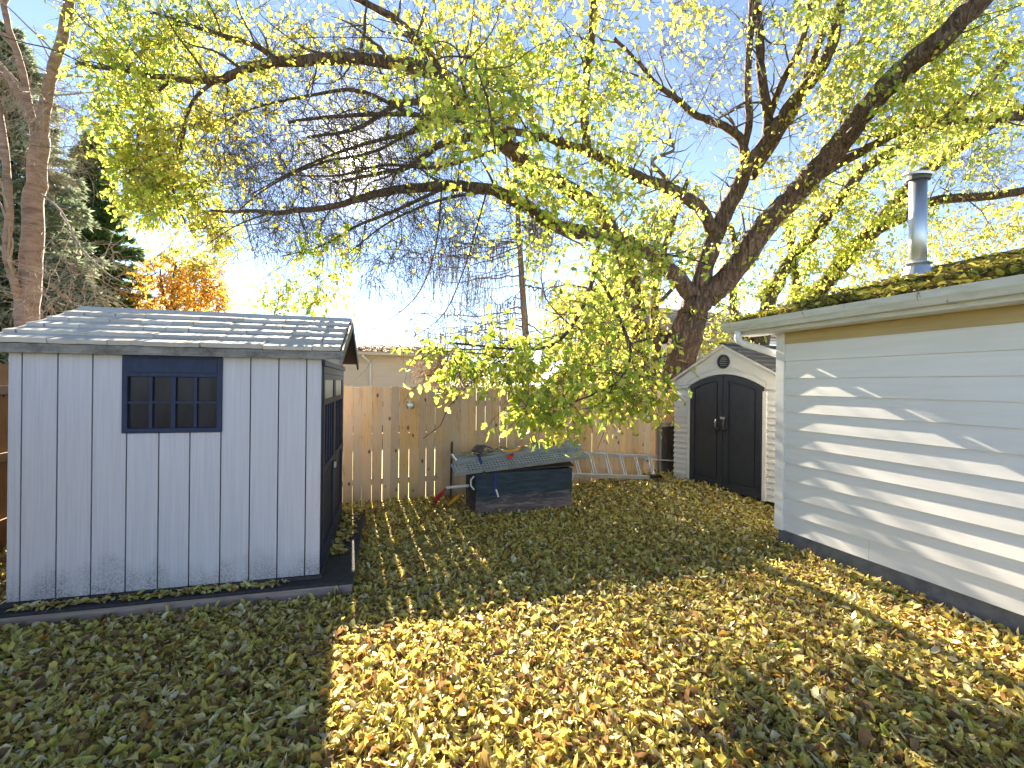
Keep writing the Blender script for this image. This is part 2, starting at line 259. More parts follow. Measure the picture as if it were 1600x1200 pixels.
# ------------------------------------------------------------------ helpers: meshes and objects
class MB:
    def __init__(s): s.v = []; s.f = []
    def add(s, vs, fs):
        o = len(s.v); s.v += [tuple(p) for p in vs]; s.f += [tuple(i + o for i in f) for f in fs]; return s
    def box(s, x0, x1, y0, y1, z0, z1):
        return s.add([(x0, y0, z0), (x1, y0, z0), (x1, y1, z0), (x0, y1, z0), (x0, y0, z1), (x1, y0, z1), (x1, y1, z1), (x0, y1, z1)],
                     [(0, 3, 2, 1), (4, 5, 6, 7), (0, 1, 5, 4), (1, 2, 6, 5), (2, 3, 7, 6), (3, 0, 4, 7)])
    def hexa(s, p):    # 8 corners: bottom ring then top ring
        return s.add(p, [(0, 3, 2, 1), (4, 5, 6, 7), (0, 1, 5, 4), (1, 2, 6, 5), (2, 3, 7, 6), (3, 0, 4, 7)])
    def bar(s, a, b, w, h, up=(0, 0, 1)):
        a = Vector(a); b = Vector(b); d = (b - a).normalized(); u = Vector(up)
        sx = d.cross(u)
        if sx.length < 1e-4: sx = Vector((1, 0, 0))
        sx.normalize(); u = sx.cross(d)
        q = lambda c, i, j: c + sx * (i * w / 2) + u * (j * h / 2)
        return s.hexa([q(a, -1, -1), q(a, 1, -1), q(b, 1, -1), q(b, -1, -1), q(a, -1, 1), q(a, 1, 1), q(b, 1, 1), q(b, -1, 1)])
    def tube(s, pts, rad, n=6, cap=True, wob=0.0):
        pts = [Vector(p) for p in pts]; m = len(pts)
        if not hasattr(rad, '__len__'): rad = [rad] * m
        o = len(s.v); ref = None
        for i, p in enumerate(pts):
            d = (pts[min(i + 1, m - 1)] - pts[max(i - 1, 0)])
            if d.length < 1e-9: d = Vector((0, 0, 1))
            d.normalize()
            if ref is None: ref = Vector((1, 0, 0)) if abs(d.x) < 0.8 else Vector((0, 1, 0))
            a = (ref - d * ref.dot(d)); a.normalize(); bb = d.cross(a); ref = a
            for k in range(n):
                t = 2 * math.pi * k / n; r = rad[i] * (1 + (random.uniform(-wob, wob) if wob else 0))
                s.v.append(tuple(p + a * (math.cos(t) * r) + bb * (math.sin(t) * r)))
        for i in range(m - 1):
            for k in range(n):
                k2 = (k + 1) % n
                s.f.append((o + i * n + k, o + i * n + k2, o + (i + 1) * n + k2, o + (i + 1) * n + k))
        if cap and n > 3:
            s.f.append(tuple(o + k for k in reversed(range(n)))); s.f.append(tuple(o + (m - 1) * n + k for k in range(n)))
        return s
    def prism(s, loop, axis, t0, t1):     # loop of 2D points, extruded along axis ('x','y','z')
        n = len(loop)
        def P(a, b, t): return {'x': (t, a, b), 'y': (a, t, b), 'z': (a, b, t)}[axis]
        vs = [P(a, b, t0) for a, b in loop] + [P(a, b, t1) for a, b in loop]
        return s.add(vs, [tuple(reversed(range(n))), tuple(range(n, 2 * n))] + [(i, (i + 1) % n, n + (i + 1) % n, n + i) for i in range(n)])
    def ring(s, o_, i_, axis, t0, t1):    # closed frame between an outer and an inner loop
        n = len(o_)
        def P(a, b, t): return {'x': (t, a, b), 'y': (a, t, b), 'z': (a, b, t)}[axis]
        vs = [P(a, b, t) for t in (t0, t1) for L in (o_, i_) for a, b in L]
        fs = []
        for k in range(n):
            j = (k + 1) % n
            fs += [(k, n + k, n + j, j), (2 * n + k, 2 * n + j, 3 * n + j, 3 * n + k), (k, j, 2 * n + j, 2 * n + k), (n + k, 3 * n + k, 3 * n + j, n + j)]
        return s.add(vs, fs)
    def mesh(s, name, mat, smooth=False, bev=0):
        me = bpy.data.meshes.new(name); me.from_pydata(s.v, [], s.f); me.update()
        import bmesh
        bm = bmesh.new(); bm.from_mesh(me); bmesh.ops.recalc_face_normals(bm, faces=bm.faces[:])
        if bev: bmesh.ops.bevel(bm, geom=bm.edges[:], offset=bev, segments=1, affect='EDGES', clamp_overlap=True)
        bm.to_mesh(me); bm.free()
        if smooth: me.shade_smooth()
        me.materials.append(M[mat]); return me
    def build(s, name, mat, parent=None, smooth=False, bev=0):
        return link(name, s.mesh(name, mat, smooth, bev), parent)
def link(name, me, parent=None, loc=None, rot=None):
    o = bpy.data.objects.new(name, me); COL.objects.link(o)
    if parent: o.parent = parent
    if loc is not None: o.location = loc
    if rot is not None: o.rotation_euler = rot
    return o
def tag(o, label=None, cat=None, group=None, kind=None):
    for k, v in (('label', label), ('category', cat), ('group', group), ('kind', kind)):
        if v: o[k] = v
    return o
def thing(name, label, cat, loc=(0, 0, 0), rz=0, group=None):
    return tag(link(name, None, None, loc, (0, 0, rz)), label, cat, group)

def unit(a): return a / np.maximum(np.linalg.norm(a, axis=1, keepdims=True), 1e-9)
T_HI = np.array([(0, 0, 0), (0, .34, 0), (0, .70, 0), (0, 1, 0), (-.25, .26, .10), (-.21, .62, .09), (.25, .26, .10), (.21, .62, .09)], float)
F_HI = [(0, 1, 4), (1, 2, 5, 4), (2, 3, 5), (0, 6, 1), (1, 6, 7, 2), (2, 7, 3)]
T_LO = np.array([(0, 0, 0), (-.25, .28, .09), (-.19, .66, .08), (0, 1, 0), (.19, .66, .08), (.25, .28, .09)], float)
F_LO = [(0, 3, 2, 1), (0, 5, 4, 3)]
T_MAPLE = np.array([(0, 0, 0), (-.20, .18, .05), (-.36, .42, .09), (-.17, .50, .05), (-.22, .74, .07), (0, 1, 0), (.22, .74, .07), (.17, .50, .05), (.36, .42, .09), (.20, .18, .05), (0, .45, 0)], float)
F_MAPLE = [(0, 10, 2, 1), (10, 3, 2), (10, 5, 4, 3), (0, 9, 8, 10), (10, 8, 7), (10, 7, 6, 5)]
T_NEEDLE = np.array([(0, 0, 0), (-.09, .35, .05), (0, 1, 0), (.09, .35, .05)], float)
F_NEEDLE = [(0, 3, 2, 1)]
def leaf_arrays(P, D, N, L, tpl, curl=None, bend=None, width=1.0):
    P = np.asarray(P, float); n = len(P); D = unit(np.asarray(D, float)); N = np.asarray(N, float)
    N = unit(N - D * (N * D).sum(1, keepdims=True)); S = np.cross(D, N); L = np.asarray(L).reshape(n, 1, 1)
    t = np.repeat(tpl[None], n, 0).copy()
    if curl is not None: t[:, :, 2] *= np.asarray(curl).reshape(n, 1)
    if bend is not None: t[:, :, 2] += np.asarray(bend).reshape(n, 1) * t[:, :, 1] ** 2
    t[:, :, 0] *= np.asarray(width).reshape(-1, 1)
    return P[:, None] + L * (t[:, :, 0:1] * S[:, None] + t[:, :, 1:2] * D[:, None] + t[:, :, 2:3] * N[:, None])
def np_mesh(name, V, faces, mat):
    n, k, _ = V.shape
    lens = np.array([len(f) for f in faces]); flat = np.concatenate([np.array(f) for f in faces])
    loops = (flat[None] + (np.arange(n) * k)[:, None]).ravel().astype(np.int32)
    tot = np.tile(lens, n).astype(np.int32); st = np.concatenate([[0], np.cumsum(tot)[:-1]]).astype(np.int32)
    me = bpy.data.meshes.new(name); me.vertices.add(n * k); me.vertices.foreach_set('co', V.reshape(-1).astype(np.float32))
    me.loops.add(len(loops)); me.loops.foreach_set('vertex_index', loops)
    me.polygons.add(len(tot)); me.polygons.foreach_set('loop_start', st)
    me.update(calc_edges=True); me.materials.append(M[mat]); return me

# ------------------------------------------------------------------ ground
def ss(x, a, b): t = np.clip((np.asarray(x, float) - a) / (b - a), 0, 1); return t * t * (3 - 2 * t)
def gz(x, y):
    x = np.asarray(x, float); y = np.asarray(y, float)
    z = 0.17 * ss(x, 0.4, 2.8) * ss(y, 5.2, 8.0)
    z = z + 0.012 * np.sin(x * 2.1 + 0.6) * np.sin(y * 1.7) + 0.008 * np.sin(x * 5.3 + y * 3.1) * np.sin(y * 4.4 - x)
    return z * (1 - ss(np.abs(x) + np.abs(y), 18, 24))
def build_ground():
    ax = np.concatenate([[-700, -200, -70, -30, -16], np.arange(-12, 12.01, 0.15), [16, 30, 70, 200, 700]])
    ay = np.concatenate([[-200, -70, -30, -10], np.arange(-4, 14.01, 0.15), [18, 30, 70, 200, 900]])
    X, Y = np.meshgrid(ax, ay); Z = gz(X, Y) - 0.012
    nx, ny = len(ax), len(ay); v = np.stack([X, Y, Z], -1).reshape(-1, 3)
    idx = np.arange(nx * ny).reshape(ny, nx)
    f = np.stack([idx[:-1, :-1], idx[:-1, 1:], idx[1:, 1:], idx[1:, :-1]], -1).reshape(-1, 4)
    me = bpy.data.meshes.new('ground'); me.from_pydata(v.tolist(), [], f.tolist()); me.shade_smooth(); me.materials.append(M['soil'])
    o = link('ground', me); tag(o, 'yard ground under the fallen leaves', None, None, 'structure'); return o
ground = build_ground()

# ------------------------------------------------------------------ back fence and side fence
FD = Vector((math.cos(R(20)), math.sin(R(20)), 0)); FC = Vector((-5.57, 5.84, 0))       # corner of the yard, direction of the back fence
def fence(name, label, origin, ang, length, top, mat, gaps, groups):
    root = thing(name, label, 'fence', origin, ang)
    meshes = []
    for wdt in (0.128, 0.138, 0.145, 0.118):
        m_ = MB(); c = 0.004
        m_.prism([(-wdt / 2, -0.03), (wdt / 2, -0.03), (wdt / 2, top - c), (wdt / 2 - c, top), (-wdt / 2 + c, top), (-wdt / 2, top - c)], 'y', -0.009, 0.009)
        meshes.append((wdt, m_.mesh('board', mat)))
    x = 0.0; rnd = random.Random(3)
    while x < length:
        wdt, me = rnd.choice(meshes); g = rnd.choice(gaps)
        o = link('board', me, root, (x + wdt / 2, rnd.uniform(-0.003, 0.003), rnd.uniform(-0.012, 0.006)), (rnd.uniform(-.004, .004), rnd.uniform(-.004, .004), rnd.uniform(-.012, .012)))
        x += wdt + g
    for z in (0.32, 1.02, top - 0.27):
        MB().box(0, length, 0.0135, 0.052, z - 0.045, z + 0.045).build('rail', mat, root)
    for k in range(int(length / 2.4) + 1):
        px = min(k * 2.4 + 0.06, length - 0.06)
        MB().box(px - 0.045, px + 0.045, 0.054, 0.144, -0.3, top - 0.06).build('post', mat, root)
    return root
fence('board_fence', 'new tan wooden board fence behind the dark chest', FC, R(20), 12.2, 1.79, 'fence', (0.002, 0.003, 0.005, 0.008, 0.012), None)
SA = math.atan2(-.951, .309)
fence('side_fence', 'orange brown board fence at the end of the grey shed', FC + Vector((-0.16, 0.02, 0)), SA, 5.2, 2.0, 'fence_old', (0.003, 0.005), None)

# ------------------------------------------------------------------ grey resin shed on its pad
P0 = Vector((-3.81, 3.48, 0)); SH = math.atan2(0.58, 2.135); ux, uy = math.cos(SH), math.sin(SH)
SL, SD, WH = 2.212, 2.10, 1.905
pad = thing('shed_pad', 'low black matted lumber platform under the grey resin shed', 'platform', (P0.x, P0.y, 0), SH)
for (x0, x1, y0, y1) in ((-0.12, 2.49, -0.13, -0.09), (-0.12, 2.49, 2.18, 2.22), (-0.12, -0.08, -0.088, 2.178), (2.45, 2.49, -0.088, 2.178)):
    MB().box(x0, x1, y0, y1, -0.05, 0.095).build('edge_board', 'pad_wood', pad, bev=0.003)
MB().box(-0.078, 2.448, -0.088, 2.178, -0.05, 0.09).build('deck', 'pad_wood', pad)
MB().box(-0.115, 2.50, -0.137, 2.21, 0.0975, 0.122).build('rubber_mat', 'mat', pad, bev=0.006)

shed = thing('resin_shed', 'light grey plank resin storage shed with navy window and doors', 'shed', (P0.x, P0.y, 0.125), SH)
def along(px, base, u, v):       # distance along a wall (base, direction u,v) where it crosses photo column px
    k = (px - 800) / F
    return (k * base.y - base.x) / (u - k * v)
MB().box(-0.02, SL + 0.02, -0.02, SD + 0.02, 0.0, 0.03).build('base_flange', 'darkplastic', shed)
MB().box(0.035, SL - 0.035, 0.022, SD - 0.03, 0.031, WH).build('inner_shell', 'blackgap', shed)
seams = [0.0] + [along(p, P0, ux, uy) for p in (34, 90, 144.5, 198.5, 249, 297.5, 346, 391.5, 435.5, 479)] + [SL]
wx0, wx1, wz0 = along(192, P0, ux, uy), along(348, P0, ux, uy), 1.30
for i in range(len(seams) - 1):
    a, b = seams[i] + 0.0045, seams[i + 1] - 0.0045
    top = WH + 0.052
    if a < wx1 - 0.05 and b > wx0 + 0.05:                       # planks broken by the window: below and the slivers beside it
        MB().box(a, b, 0.0, 0.02, 0.032, wz0 - 0.003).build('plank', 'resin', shed, bev=0.002)
        if a < wx0 - 0.02: MB().box(a, wx0 - 0.002, 0, 0.02, wz0 + 0.001, top).build('plank', 'resin', shed)
        if b > wx1 + 0.02: MB().box(wx1 + 0.002, b, 0, 0.02, wz0 + 0.001, top).build('plank', 'resin', shed)
    else:
        MB().box(a, b, 0.0, 0.02, 0.032, top).build('plank', 'resin', shed, bev=0.002)
# window: frame, transom, muntins, panes
win = MB(); fw = 0.038
wm = (wx0 + wx1) / 2; wt = WH + 0.018
r_out = [(wx0, wz0), (wx1, wz0), (wx1, wt), (wx0, wt)]
zt = wt - 0.17
r_in = [(wx0 + fw, wz0 + fw), (wx1 - fw, wz0 + fw), (wx1 - fw, zt), (wx0 + fw, zt)]
win.ring(r_out, r_in, 'y', -0.018, 0.018)
win = win.build('window', 'navy_trim', shed, bev=0.003)
MB().box(wx0 + 0.035, wx1 - 0.035, -0.024, -0.0185, zt + 0.035, wt - 0.02).build('transom_panel', 'navy_trim', win, bev=0.002)
def muntin(x0, x1, z0, z1): MB().box(x0, x1, -0.011, 0.009, z0, z1).build('muntin', 'navy_trim', win)
iz0, iz1 = wz0 + fw, zt; mz = (iz0 + iz1) / 2
xs = [wx0 + fw, 0, wm, 0, wx1 - fw]; xs[1] = (xs[0] + xs[2]) / 2; xs[3] = (xs[2] + xs[4]) / 2
muntin(xs[0] + .0005, xs[4] - .0005, mz - 0.009, mz + 0.009)
for k, hw in ((1, 0.011), (2, 0.016), (3, 0.011)):
    for za, zb in ((iz0 + .0005, mz - 0.0095), (mz + 0.0095, iz1 - .0005)): muntin(xs[k] - hw, xs[k] + hw, za, zb)
for k in range(4):
    for za, zb in ((iz0, mz), (mz, iz1)):
        MB().box(xs[k] + 0.001, xs[k + 1] - 0.001, 0.0095, 0.013, za + 0.001, zb - 0.001).build('pane', 'pane', win)
# other walls
MB().prism([(0.0215, 0.032), (SD, 0.032), (SD, WH + .05), (SD / 2, 2.34), (0.0215, WH + .05)], 'x', 0.0, 0.03).build('wall', 'resin', shed)
MB().box(0.031, SL - 0.001, SD - 0.028, SD, 0.032, WH + 0.05).build('wall', 'resin', shed)
# front with two doors (local +x end)
xf = SL
MB().box(xf - 0.033, xf - 0.001, 0.0215, 0.10, 0.032, WH).build('door_post', 'navy', shed)
MB().box(xf - 0.033, xf + 0.004, SD - 0.14, SD - 0.0285, 0.032, WH).build('door_post', 'navy', shed)
MB().box(xf - 0.033, xf + 0.006, 0.101, SD - 0.141, WH - 0.10, WH).build('door_header', 'navy_trim', shed)
d0, d1 = 0.104, SD - 0.144; dm = (d0 + d1) / 2
for ya, yb, hy in ((d0, dm - 0.004, dm - 0.05), (dm + 0.004, d1, dm + 0.05)):
    zt_, z1_, z2_ = WH - 0.105, WH - 0.34, 0.95
    outer = [(ya, 0.035), (yb, 0.035), (yb, zt_), (ya, zt_)]
    dr = MB().box(xf - 0.03, xf - 0.012, ya, yb, 0.035, zt_).build('door', 'navy', shed)
    st = 0.085
    for (a0, a1, b0, b1) in ((ya, ya + st, 0.035, zt_), (yb - st, yb, 0.035, zt_), (ya + st + .001, yb - st - .001, 0.035, 0.20), (ya + st + .001, yb - st - .001, z2_ - 0.06, z2_),
                             (ya + st + .001, yb - st - .001, zt_ - 0.05, zt_), (ya + st + .001, yb - st - .001, z1_ - 0.05, z1_)):
        MB().box(xf - 0.0115, xf + 0.006, a0, a1, b0, b1).build('door_rail', 'navy_trim', dr)
    MB().box(xf - 0.0115, xf - 0.006, ya + st + .003, yb - st - .003, z1_ + 0.003, zt_ - 0.053).build('frosted_light', 'frost', dr)
    wN = 4; span = (yb - ya - 2 * st) / wN
    for k in range(wN):
        MB().box(xf - 0.0115, xf - 0.007, ya + st + k * span + 0.012, ya + st + (k + 1) * span - 0.012, z2_ + 0.01, z1_ - 0.06).build('pane', 'pane', dr)
        if k: MB().box(xf - 0.0115, xf + 0.003, ya + st + k * span - 0.011, ya + st + k * span + 0.011, z2_ + 0.002, z1_ - 0.052).build('muntin', 'navy_trim', dr)
    h = MB().box(xf + 0.007, xf + 0.03, hy - 0.035, hy + 0.035, 0.80, 0.86).build('handle', 'steel' if hy < dm else 'darkplastic', dr, bev=0.004)
# roof
ey, ez, ry, rz_ = -0.10, 1.985, SD / 2, 2.385
xa, xb = -0.10, SL + 0.16
for sgn in (1,):
    MB().hexa([(xa, ey, ez - 0.062), (xb, ey, ez - 0.062), (xb, ey + 0.02, ez - 0.062), (xa, ey + 0.02, ez - 0.062),
               (xa, ey, ez + 0.006), (xb, ey, ez + 0.006), (xb, ey + 0.02, ez + 0.012), (xa, ey + 0.02, ez + 0.012)]).build('eave_fascia', 'fascia_dirty', shed)
MB().box(xa + 0.1, xb - 0.16, ey + 0.021, -0.002, ez - 0.055, ez - 0.045).build('soffit', 'blackgap', shed)
prof = [(ey + 0.021, ez - 0.02), (ry, rz_ - 0.035), (SD - ey, ez - 0.02), (SD - ey, ez + 0.0), (ry, rz_), (ey + 0.021, ez + 0.008)]
MB().prism(prof, 'x', xa, xb).build('roof_deck', 'blackgap', shed)
sv = Vector((0, ry - ey, rz_ - ez)); sln = sv.length; sv.normalize(); nv = Vector((0, -sv.z, sv.y))
rs = random.Random(11); nc = 5; cl = sln / nc
for c in range(nc):
    x = xa - rs.uniform(0, 0.12)
    while x < xb - 0.02:
        wdt = rs.choice((0.17, 0.24, 0.3, 0.38, 0.46)); x0, x1 = max(x, xa) + 0.003, min(x + wdt, xb) - 0.003; x += wdt
        if x1 - x0 < 0.03: continue
        s0, s1 = c * cl - 0.014 + rs.uniform(-0.008, 0.008), (c + 1) * cl + (0.02 if c < nc - 1 else -0.012); th = 0.038 + rs.uniform(-0.003, 0.004)
        m_ = MB(); nseg = max(2, int((x1 - x0) / 0.06)); base = Vector((0, ey, ez + 0.012)); lo, hi, lo2, hi2 = [], [], [], []
        for k in range(nseg + 1):
            xx = x0 + (x1 - x0) * k / nseg; j = rs.uniform(-0.007, 0.007); X = Vector((xx, 0, 0))
            lo.append(X + base + sv * (s0 + j) + nv * 0.002); hi.append(X + base + sv * (s0 + j) + nv * th)
            lo2.append(X + base + sv * s1 + nv * 0.001); hi2.append(X + base + sv * s1 + nv * 0.006)
        n_ = nseg + 1; vs_ = lo + hi + lo2 + hi2; fs_ = []
        for k in range(nseg):
            fs_ += [(k, k + 1, n_ + k + 1, n_ + k), (n_ + k, n_ + k + 1, 3 * n_ + k + 1, 3 * n_ + k), (2 * n_ + k, 3 * n_ + k, 3 * n_ + k + 1, 2 * n_ + k + 1), (k, 2 * n_ + k, 2 * n_ + k + 1, k + 1)]
        fs_ += [(0, n_, 3 * n_, 2 * n_), (nseg, 2 * n_ + nseg, 3 * n_ + nseg, n_ + nseg)]
        m_.add(vs_, fs_).build('shake', 'shake', shed)
MB().prism([(ry - 0.09, rz_ - 0.012), (ry, rz_ + 0.035), (ry + 0.09, rz_ - 0.012), (ry + 0.09, rz_ - 0.002), (ry, rz_ + 0.052), (ry - 0.09, rz_ - 0.002)], 'x', xa - 0.01, xb + 0.01).build('ridge_cap', 'shake', shed)
MB().prism([(SD / 2 + 0.09, rz_ + 0.002), (SD - ey, ez + 0.03), (SD - ey, ez + 0.002), (SD / 2 + 0.09, rz_ - 0.034)], 'x', xa, xb).build('rear_roof', 'shake', shed)
for xe, nm in ((xb, 1), (xa, -1)):
    xo = xe + 0.002 if nm > 0 else xe - 0.024
    MB().prism([(ey - 0.004, ez + 0.02), (ry, rz_ + 0.03), (ry, rz_ - 0.07), (ey - 0.004, ez - 0.085)], 'x', xo, xo + 0.022).build('rake_board', 'shake' if nm < 0 else 'fascia_dirty', shed)
    MB().prism([(SD - ey + 0.004, ez + 0.02), (ry + 0.001, rz_ + 0.03), (ry + 0.001, rz_ - 0.075), (SD - ey + 0.004, ez - 0.09)], 'x', xo, xo + 0.022).build('rake_board', 'navy', shed)
MB().prism([(0.03, WH + 0.001), (ry, rz_ - 0.05), (SD - 0.03, WH + 0.001)], 'x', xf - 0.03, xf + 0.002).build('gable_panel', 'resin', shed)
MB().bar((xf + 0.014, 0.02, WH - 0.01), (xf + 0.014, ry * 2 - 0.02, WH - 0.01), 0.022, 0.05).build('gable_trim', 'navy_trim', shed)

# ------------------------------------------------------------------ white garage
G0 = Vector((3.17, 5.46, 0)); GA = math.atan2(-.9563, .2924)
gar = thing('garage', 'white lap sided garage with mossy leaf covered roof and gutter', 'garage', G0, GA)
GL, GD, ST = 9.0, 6.6, 2.345
MB().box(0.0, GL, 0.0, GD, -0.1, 0.19).build('foundation', 'concrete', gar, bev=0.006)
MB().box(0.02, GL - 0.02, 0.02, GD - 0.02, 0.191, 2.47).build('wall_core', 'white_trim', gar)
exp_ = (ST - 0.185) / 11; rs = random.Random(5)
for k in range(11):
    z0 = 0.185 + k * exp_; z1 = z0 + exp_ + 0.012
    cuts = [0.085, GL] if k not in (0, 4, 8) else [0.085, {0: 1.05, 4: 4.4, 8: 2.9}[k], GL]
    for a, b in zip(cuts[:-1], cuts[1:]):
        b2 = b - 0.002
        MB().hexa([(a + .001, -0.022, z0), (b2, -0.022, z0), (b2, 0.0, z0), (a + .001, 0.0, z0), (a + .001, -0.0035, z1), (b2, -0.0035, z1), (b2, 0.006, z1), (a + .001, 0.006, z1)]).build('siding_board', 'white_siding', gar)
    MB().hexa([(-0.018, 0.07, z0), (0.0, 0.07, z0), (0.0, GD, z0), (-0.018, GD, z0), (-0.003, 0.07, z1), (0.006, 0.07, z1), (0.006, GD, z1), (-0.003, GD, z1)]).build('siding_board', 'white_siding', gar)
MB().box(-0.028, 0.084, -0.030, -0.001, 0.175, 2.47).build('corner_trim', 'white_trim', gar, bev=0.003)
MB().box(-0.0285, -0.001, 0.0, 0.066, 0.175, 2.47).build('corner_trim', 'white_trim', gar)
MB().box(0.086, GL, -0.018, 0.008, ST + 0.004, 2.478).build('frieze_board', 'tan_frieze', gar)
OV = 0.33; XO = -0.45; PT = 0.27
for k in range(3):
    MB().box(XO + 0.02, GL, -OV + 0.03 + k * 0.105, -OV + 0.03 + (k + 1) * 0.105 - 0.004, 2.48, 2.488).build('soffit_panel', 'white_trim', gar)
MB().box(XO + 0.02, GL, -OV + 0.002, -OV + 0.026, 2.47, 2.60).build('fascia_board', 'gutter', gar)
yo = -OV
gp = [(yo, 2.62), (yo, 2.51), (yo - 0.075, 2.51), (yo - 0.092, 2.545), (yo - 0.105, 2.565), (yo - 0.115, 2.61), (yo - 0.118, 2.625), (yo - 0.104, 2.625), (yo - 0.104, 2.617), (yo - 0.10, 2.61), (yo - 0.09, 2.57), (yo - 0.07, 2.522), (yo - 0.008, 2.522), (yo - 0.008, 2.62)]
MB().prism(gp, 'x', XO, GL).build('gutter', 'gutter', gar)
MB().prism([(yo - 0.001, 2.62), (yo - 0.001, 2.512), (yo - 0.074, 2.512), (yo - 0.104, 2.565), (yo - 0.117, 2.622)], 'x', XO - 0.006, XO - 0.001).build('gutter_end_cap', 'gutter', gar)
# roof: course strips on a deck, both slopes
RY = GD / 2; rz0 = 2.625; RZ = rz0 + PT * (RY + OV)
MB().prism([(-OV - 0.02, rz0 - 0.03), (RY, RZ - 0.03), (GD + OV, rz0 - 0.03), (GD + OV, rz0), (RY, RZ), (-OV - 0.02, rz0)], 'x', XO, GL).build('roof_deck', 'darkwood', gar)
sl_ = math.hypot(RY + OV + 0.04, PT * (RY + OV)); ncour = 22
for k in range(ncour):
    y0 = -OV - 0.045 + k * (RY + OV + 0.045) / ncour; y1 = y0 + (RY + OV + 0.045) / ncour + 0.01
    zz = lambda y: rz0 + PT * (y + OV)
    x = XO - 0.03 - rs.uniform(0, 0.5); 
    while x < GL:
        wdt = rs.uniform(0.75, 1.0); a, b = max(x, XO - 0.03), min(x + wdt, GL); x += wdt
        if b - a < 0.05 or a > 4.2: continue
        l_ = rs.uniform(0.006, 0.018)
        MB().hexa([(a + .002, y0, zz(y0) + 0.003), (b - .002, y0, zz(y0) + 0.003), (b - .002, y1, zz(y1) + 0.002), (a + .002, y1, zz(y1) + 0.002),
                   (a + .002, y0, zz(y0) + 0.011 + l_), (b - .002, y0, zz(y0) + 0.011 + l_ * rs.random()), (b - .002, y1, zz(y1) + 0.005), (a + .002, y1, zz(y1) + 0.005)]).build('shingle', 'asphalt_shingle', gar)
MB().prism([(RY - 0.15, RZ - 0.02), (RY, RZ + 0.03), (RY + 0.15, RZ - 0.02), (RY + 0.15, RZ - 0.005), (RY, RZ + 0.05), (RY - 0.15, RZ - 0.005)], 'x', XO - 0.02, GL).build('ridge_cap', 'asphalt_shingle', gar)
MB().prism([(-OV, rz0 - 0.031), (RY, RZ - 0.031), (RY, RZ - 0.16), (-OV, rz0 - 0.14)], 'x', XO, XO + 0.03).build('rake_board', 'gutter', gar)
MB().prism([(GD + OV, rz0 - 0.031), (RY + .001, RZ - 0.031), (RY + .001, RZ - 0.16), (GD + OV, rz0 - 0.14)], 'x', XO, XO + 0.03).build('rake_board', 'gutter', gar)
MB().prism([(0.0, 2.471), (RY, RZ - 0.17), (GD, 2.471)], 'x', 0.005, 0.04).build('gable_wall', 'white_siding', gar)
# downspout: drop from the gutter, elbow to the corner, down the back wall
dp = [(-0.25, yo - 0.05, 2.52), (-0.25, yo - 0.05, 2.44), (-0.24, yo - 0.03, 2.39), (-0.21, yo + 0.02, 2.36), (-0.09, 0.12, 2.23), (-0.065, 0.16, 2.19), (-0.06, 0.17, 2.12), (-0.06, 0.17, 0.25)]
MB().tube(dp, 0.042, 10).build('downspout', 'white_trim', gar, smooth=True)
# vent pipe
def roofz(y): return rz0 + PT * (y + OV)
vx, vy = 0.145, 2.08
vz = roofz(vy)
vp = MB().tube([(vx, vy, vz - 0.05), (vx, vy, vz + 1.25)], 0.092, 20).build('vent_pipe', 'galv', gar, smooth=False)
vp.data.shade_smooth()
MB().tube([(vx, vy, vz - 0.06), (vx, vy, vz + 0.03), (vx, vy, vz + 0.16)], [0.19, 0.165, 0.115], 20).build('flashing', 'galv', vp)
MB().tube([(vx, vy, vz + 0.161), (vx, vy, vz + 0.17), (vx, vy, vz + 0.20)], [0.145, 0.15, 0.098], 20).build('storm_collar', 'galv', vp)
cz = vz + 1.25
MB().tube([(vx, vy, cz), (vx + 0.006, vy, cz + 0.05)], [0.125, 0.125], 20).build('cap_band', 'grey_shingle', vp)
MB().tube([(vx - 0.01, vy, cz + 0.065), (vx - 0.006, vy, cz + 0.08), (vx, vy, cz + 0.12), (vx, vy, cz + 0.13)], [0.17, 0.17, 0.06, 0.01], 24).build('rain_cap', 'galv', vp)
for k in range(3):
    t = k * 2.1; MB().bar((vx + .11 * math.cos(t), vy + .11 * math.sin(t), cz + 0.03), (vx + .12 * math.cos(t), vy + .12 * math.sin(t), cz + 0.075), 0.02, 0.005).build('cap_strut', 'galv', vp)

# ------------------------------------------------------------------ small white shed with arched charcoal doors
A0 = Vector((3.01, 8.51, 0.15)); AA = math.atan2(-.91, .416)
sm = thing('arched_shed', 'small off-white plastic shed with arched charcoal double doors', 'shed', A0, AA)
W2, D2, E2, AP = 2.19, 2.0, 1.76, 2.34
MB().box(0.01, W2 - 0.01, 0.03, D2, 0.0, E2).build('wall_core', 'shed_white', sm)
dx0, dx1 = 0.40, 1.79; dmid = (dx0 + dx1) / 2
def arch(x, z_edge, z_mid): t = (x - dmid) / (dx1 - dx0) * 2; return z_edge + (z_mid - z_edge) * (1 - t * t)
for xs0, xs1 in ((0.0, dx0 - 0.075), (dx1 + 0.075, W2)):
    nrow = 17
    me = None
    for k in range(nrow):
        z0 = 0.02 + k * (1.62 - 0.02) / nrow; z1 = z0 + 1.60 / nrow
        if me is None:
            h = z1 - z0
            me = MB().hexa([(xs0, -0.024, 0), (xs1, -0.024, 0), (xs1, 0.028, 0), (xs0, 0.028, 0), (xs0, 0.006, h), (xs1, 0.006, h), (xs1, 0.028, h), (xs0, 0.028, h)]).mesh('slat', 'shed_white')
        link('slat', me, sm, (0, 0, z0))
for x0, x1 in ((dx0 - 0.073, dx0 - 0.006), (dx1 + 0.006, dx1 + 0.073)):
    MB().box(x0, x1, -0.03, 0.029, 0.0, 1.63).build('door_jamb', 'shed_white', sm, bev=0.005)
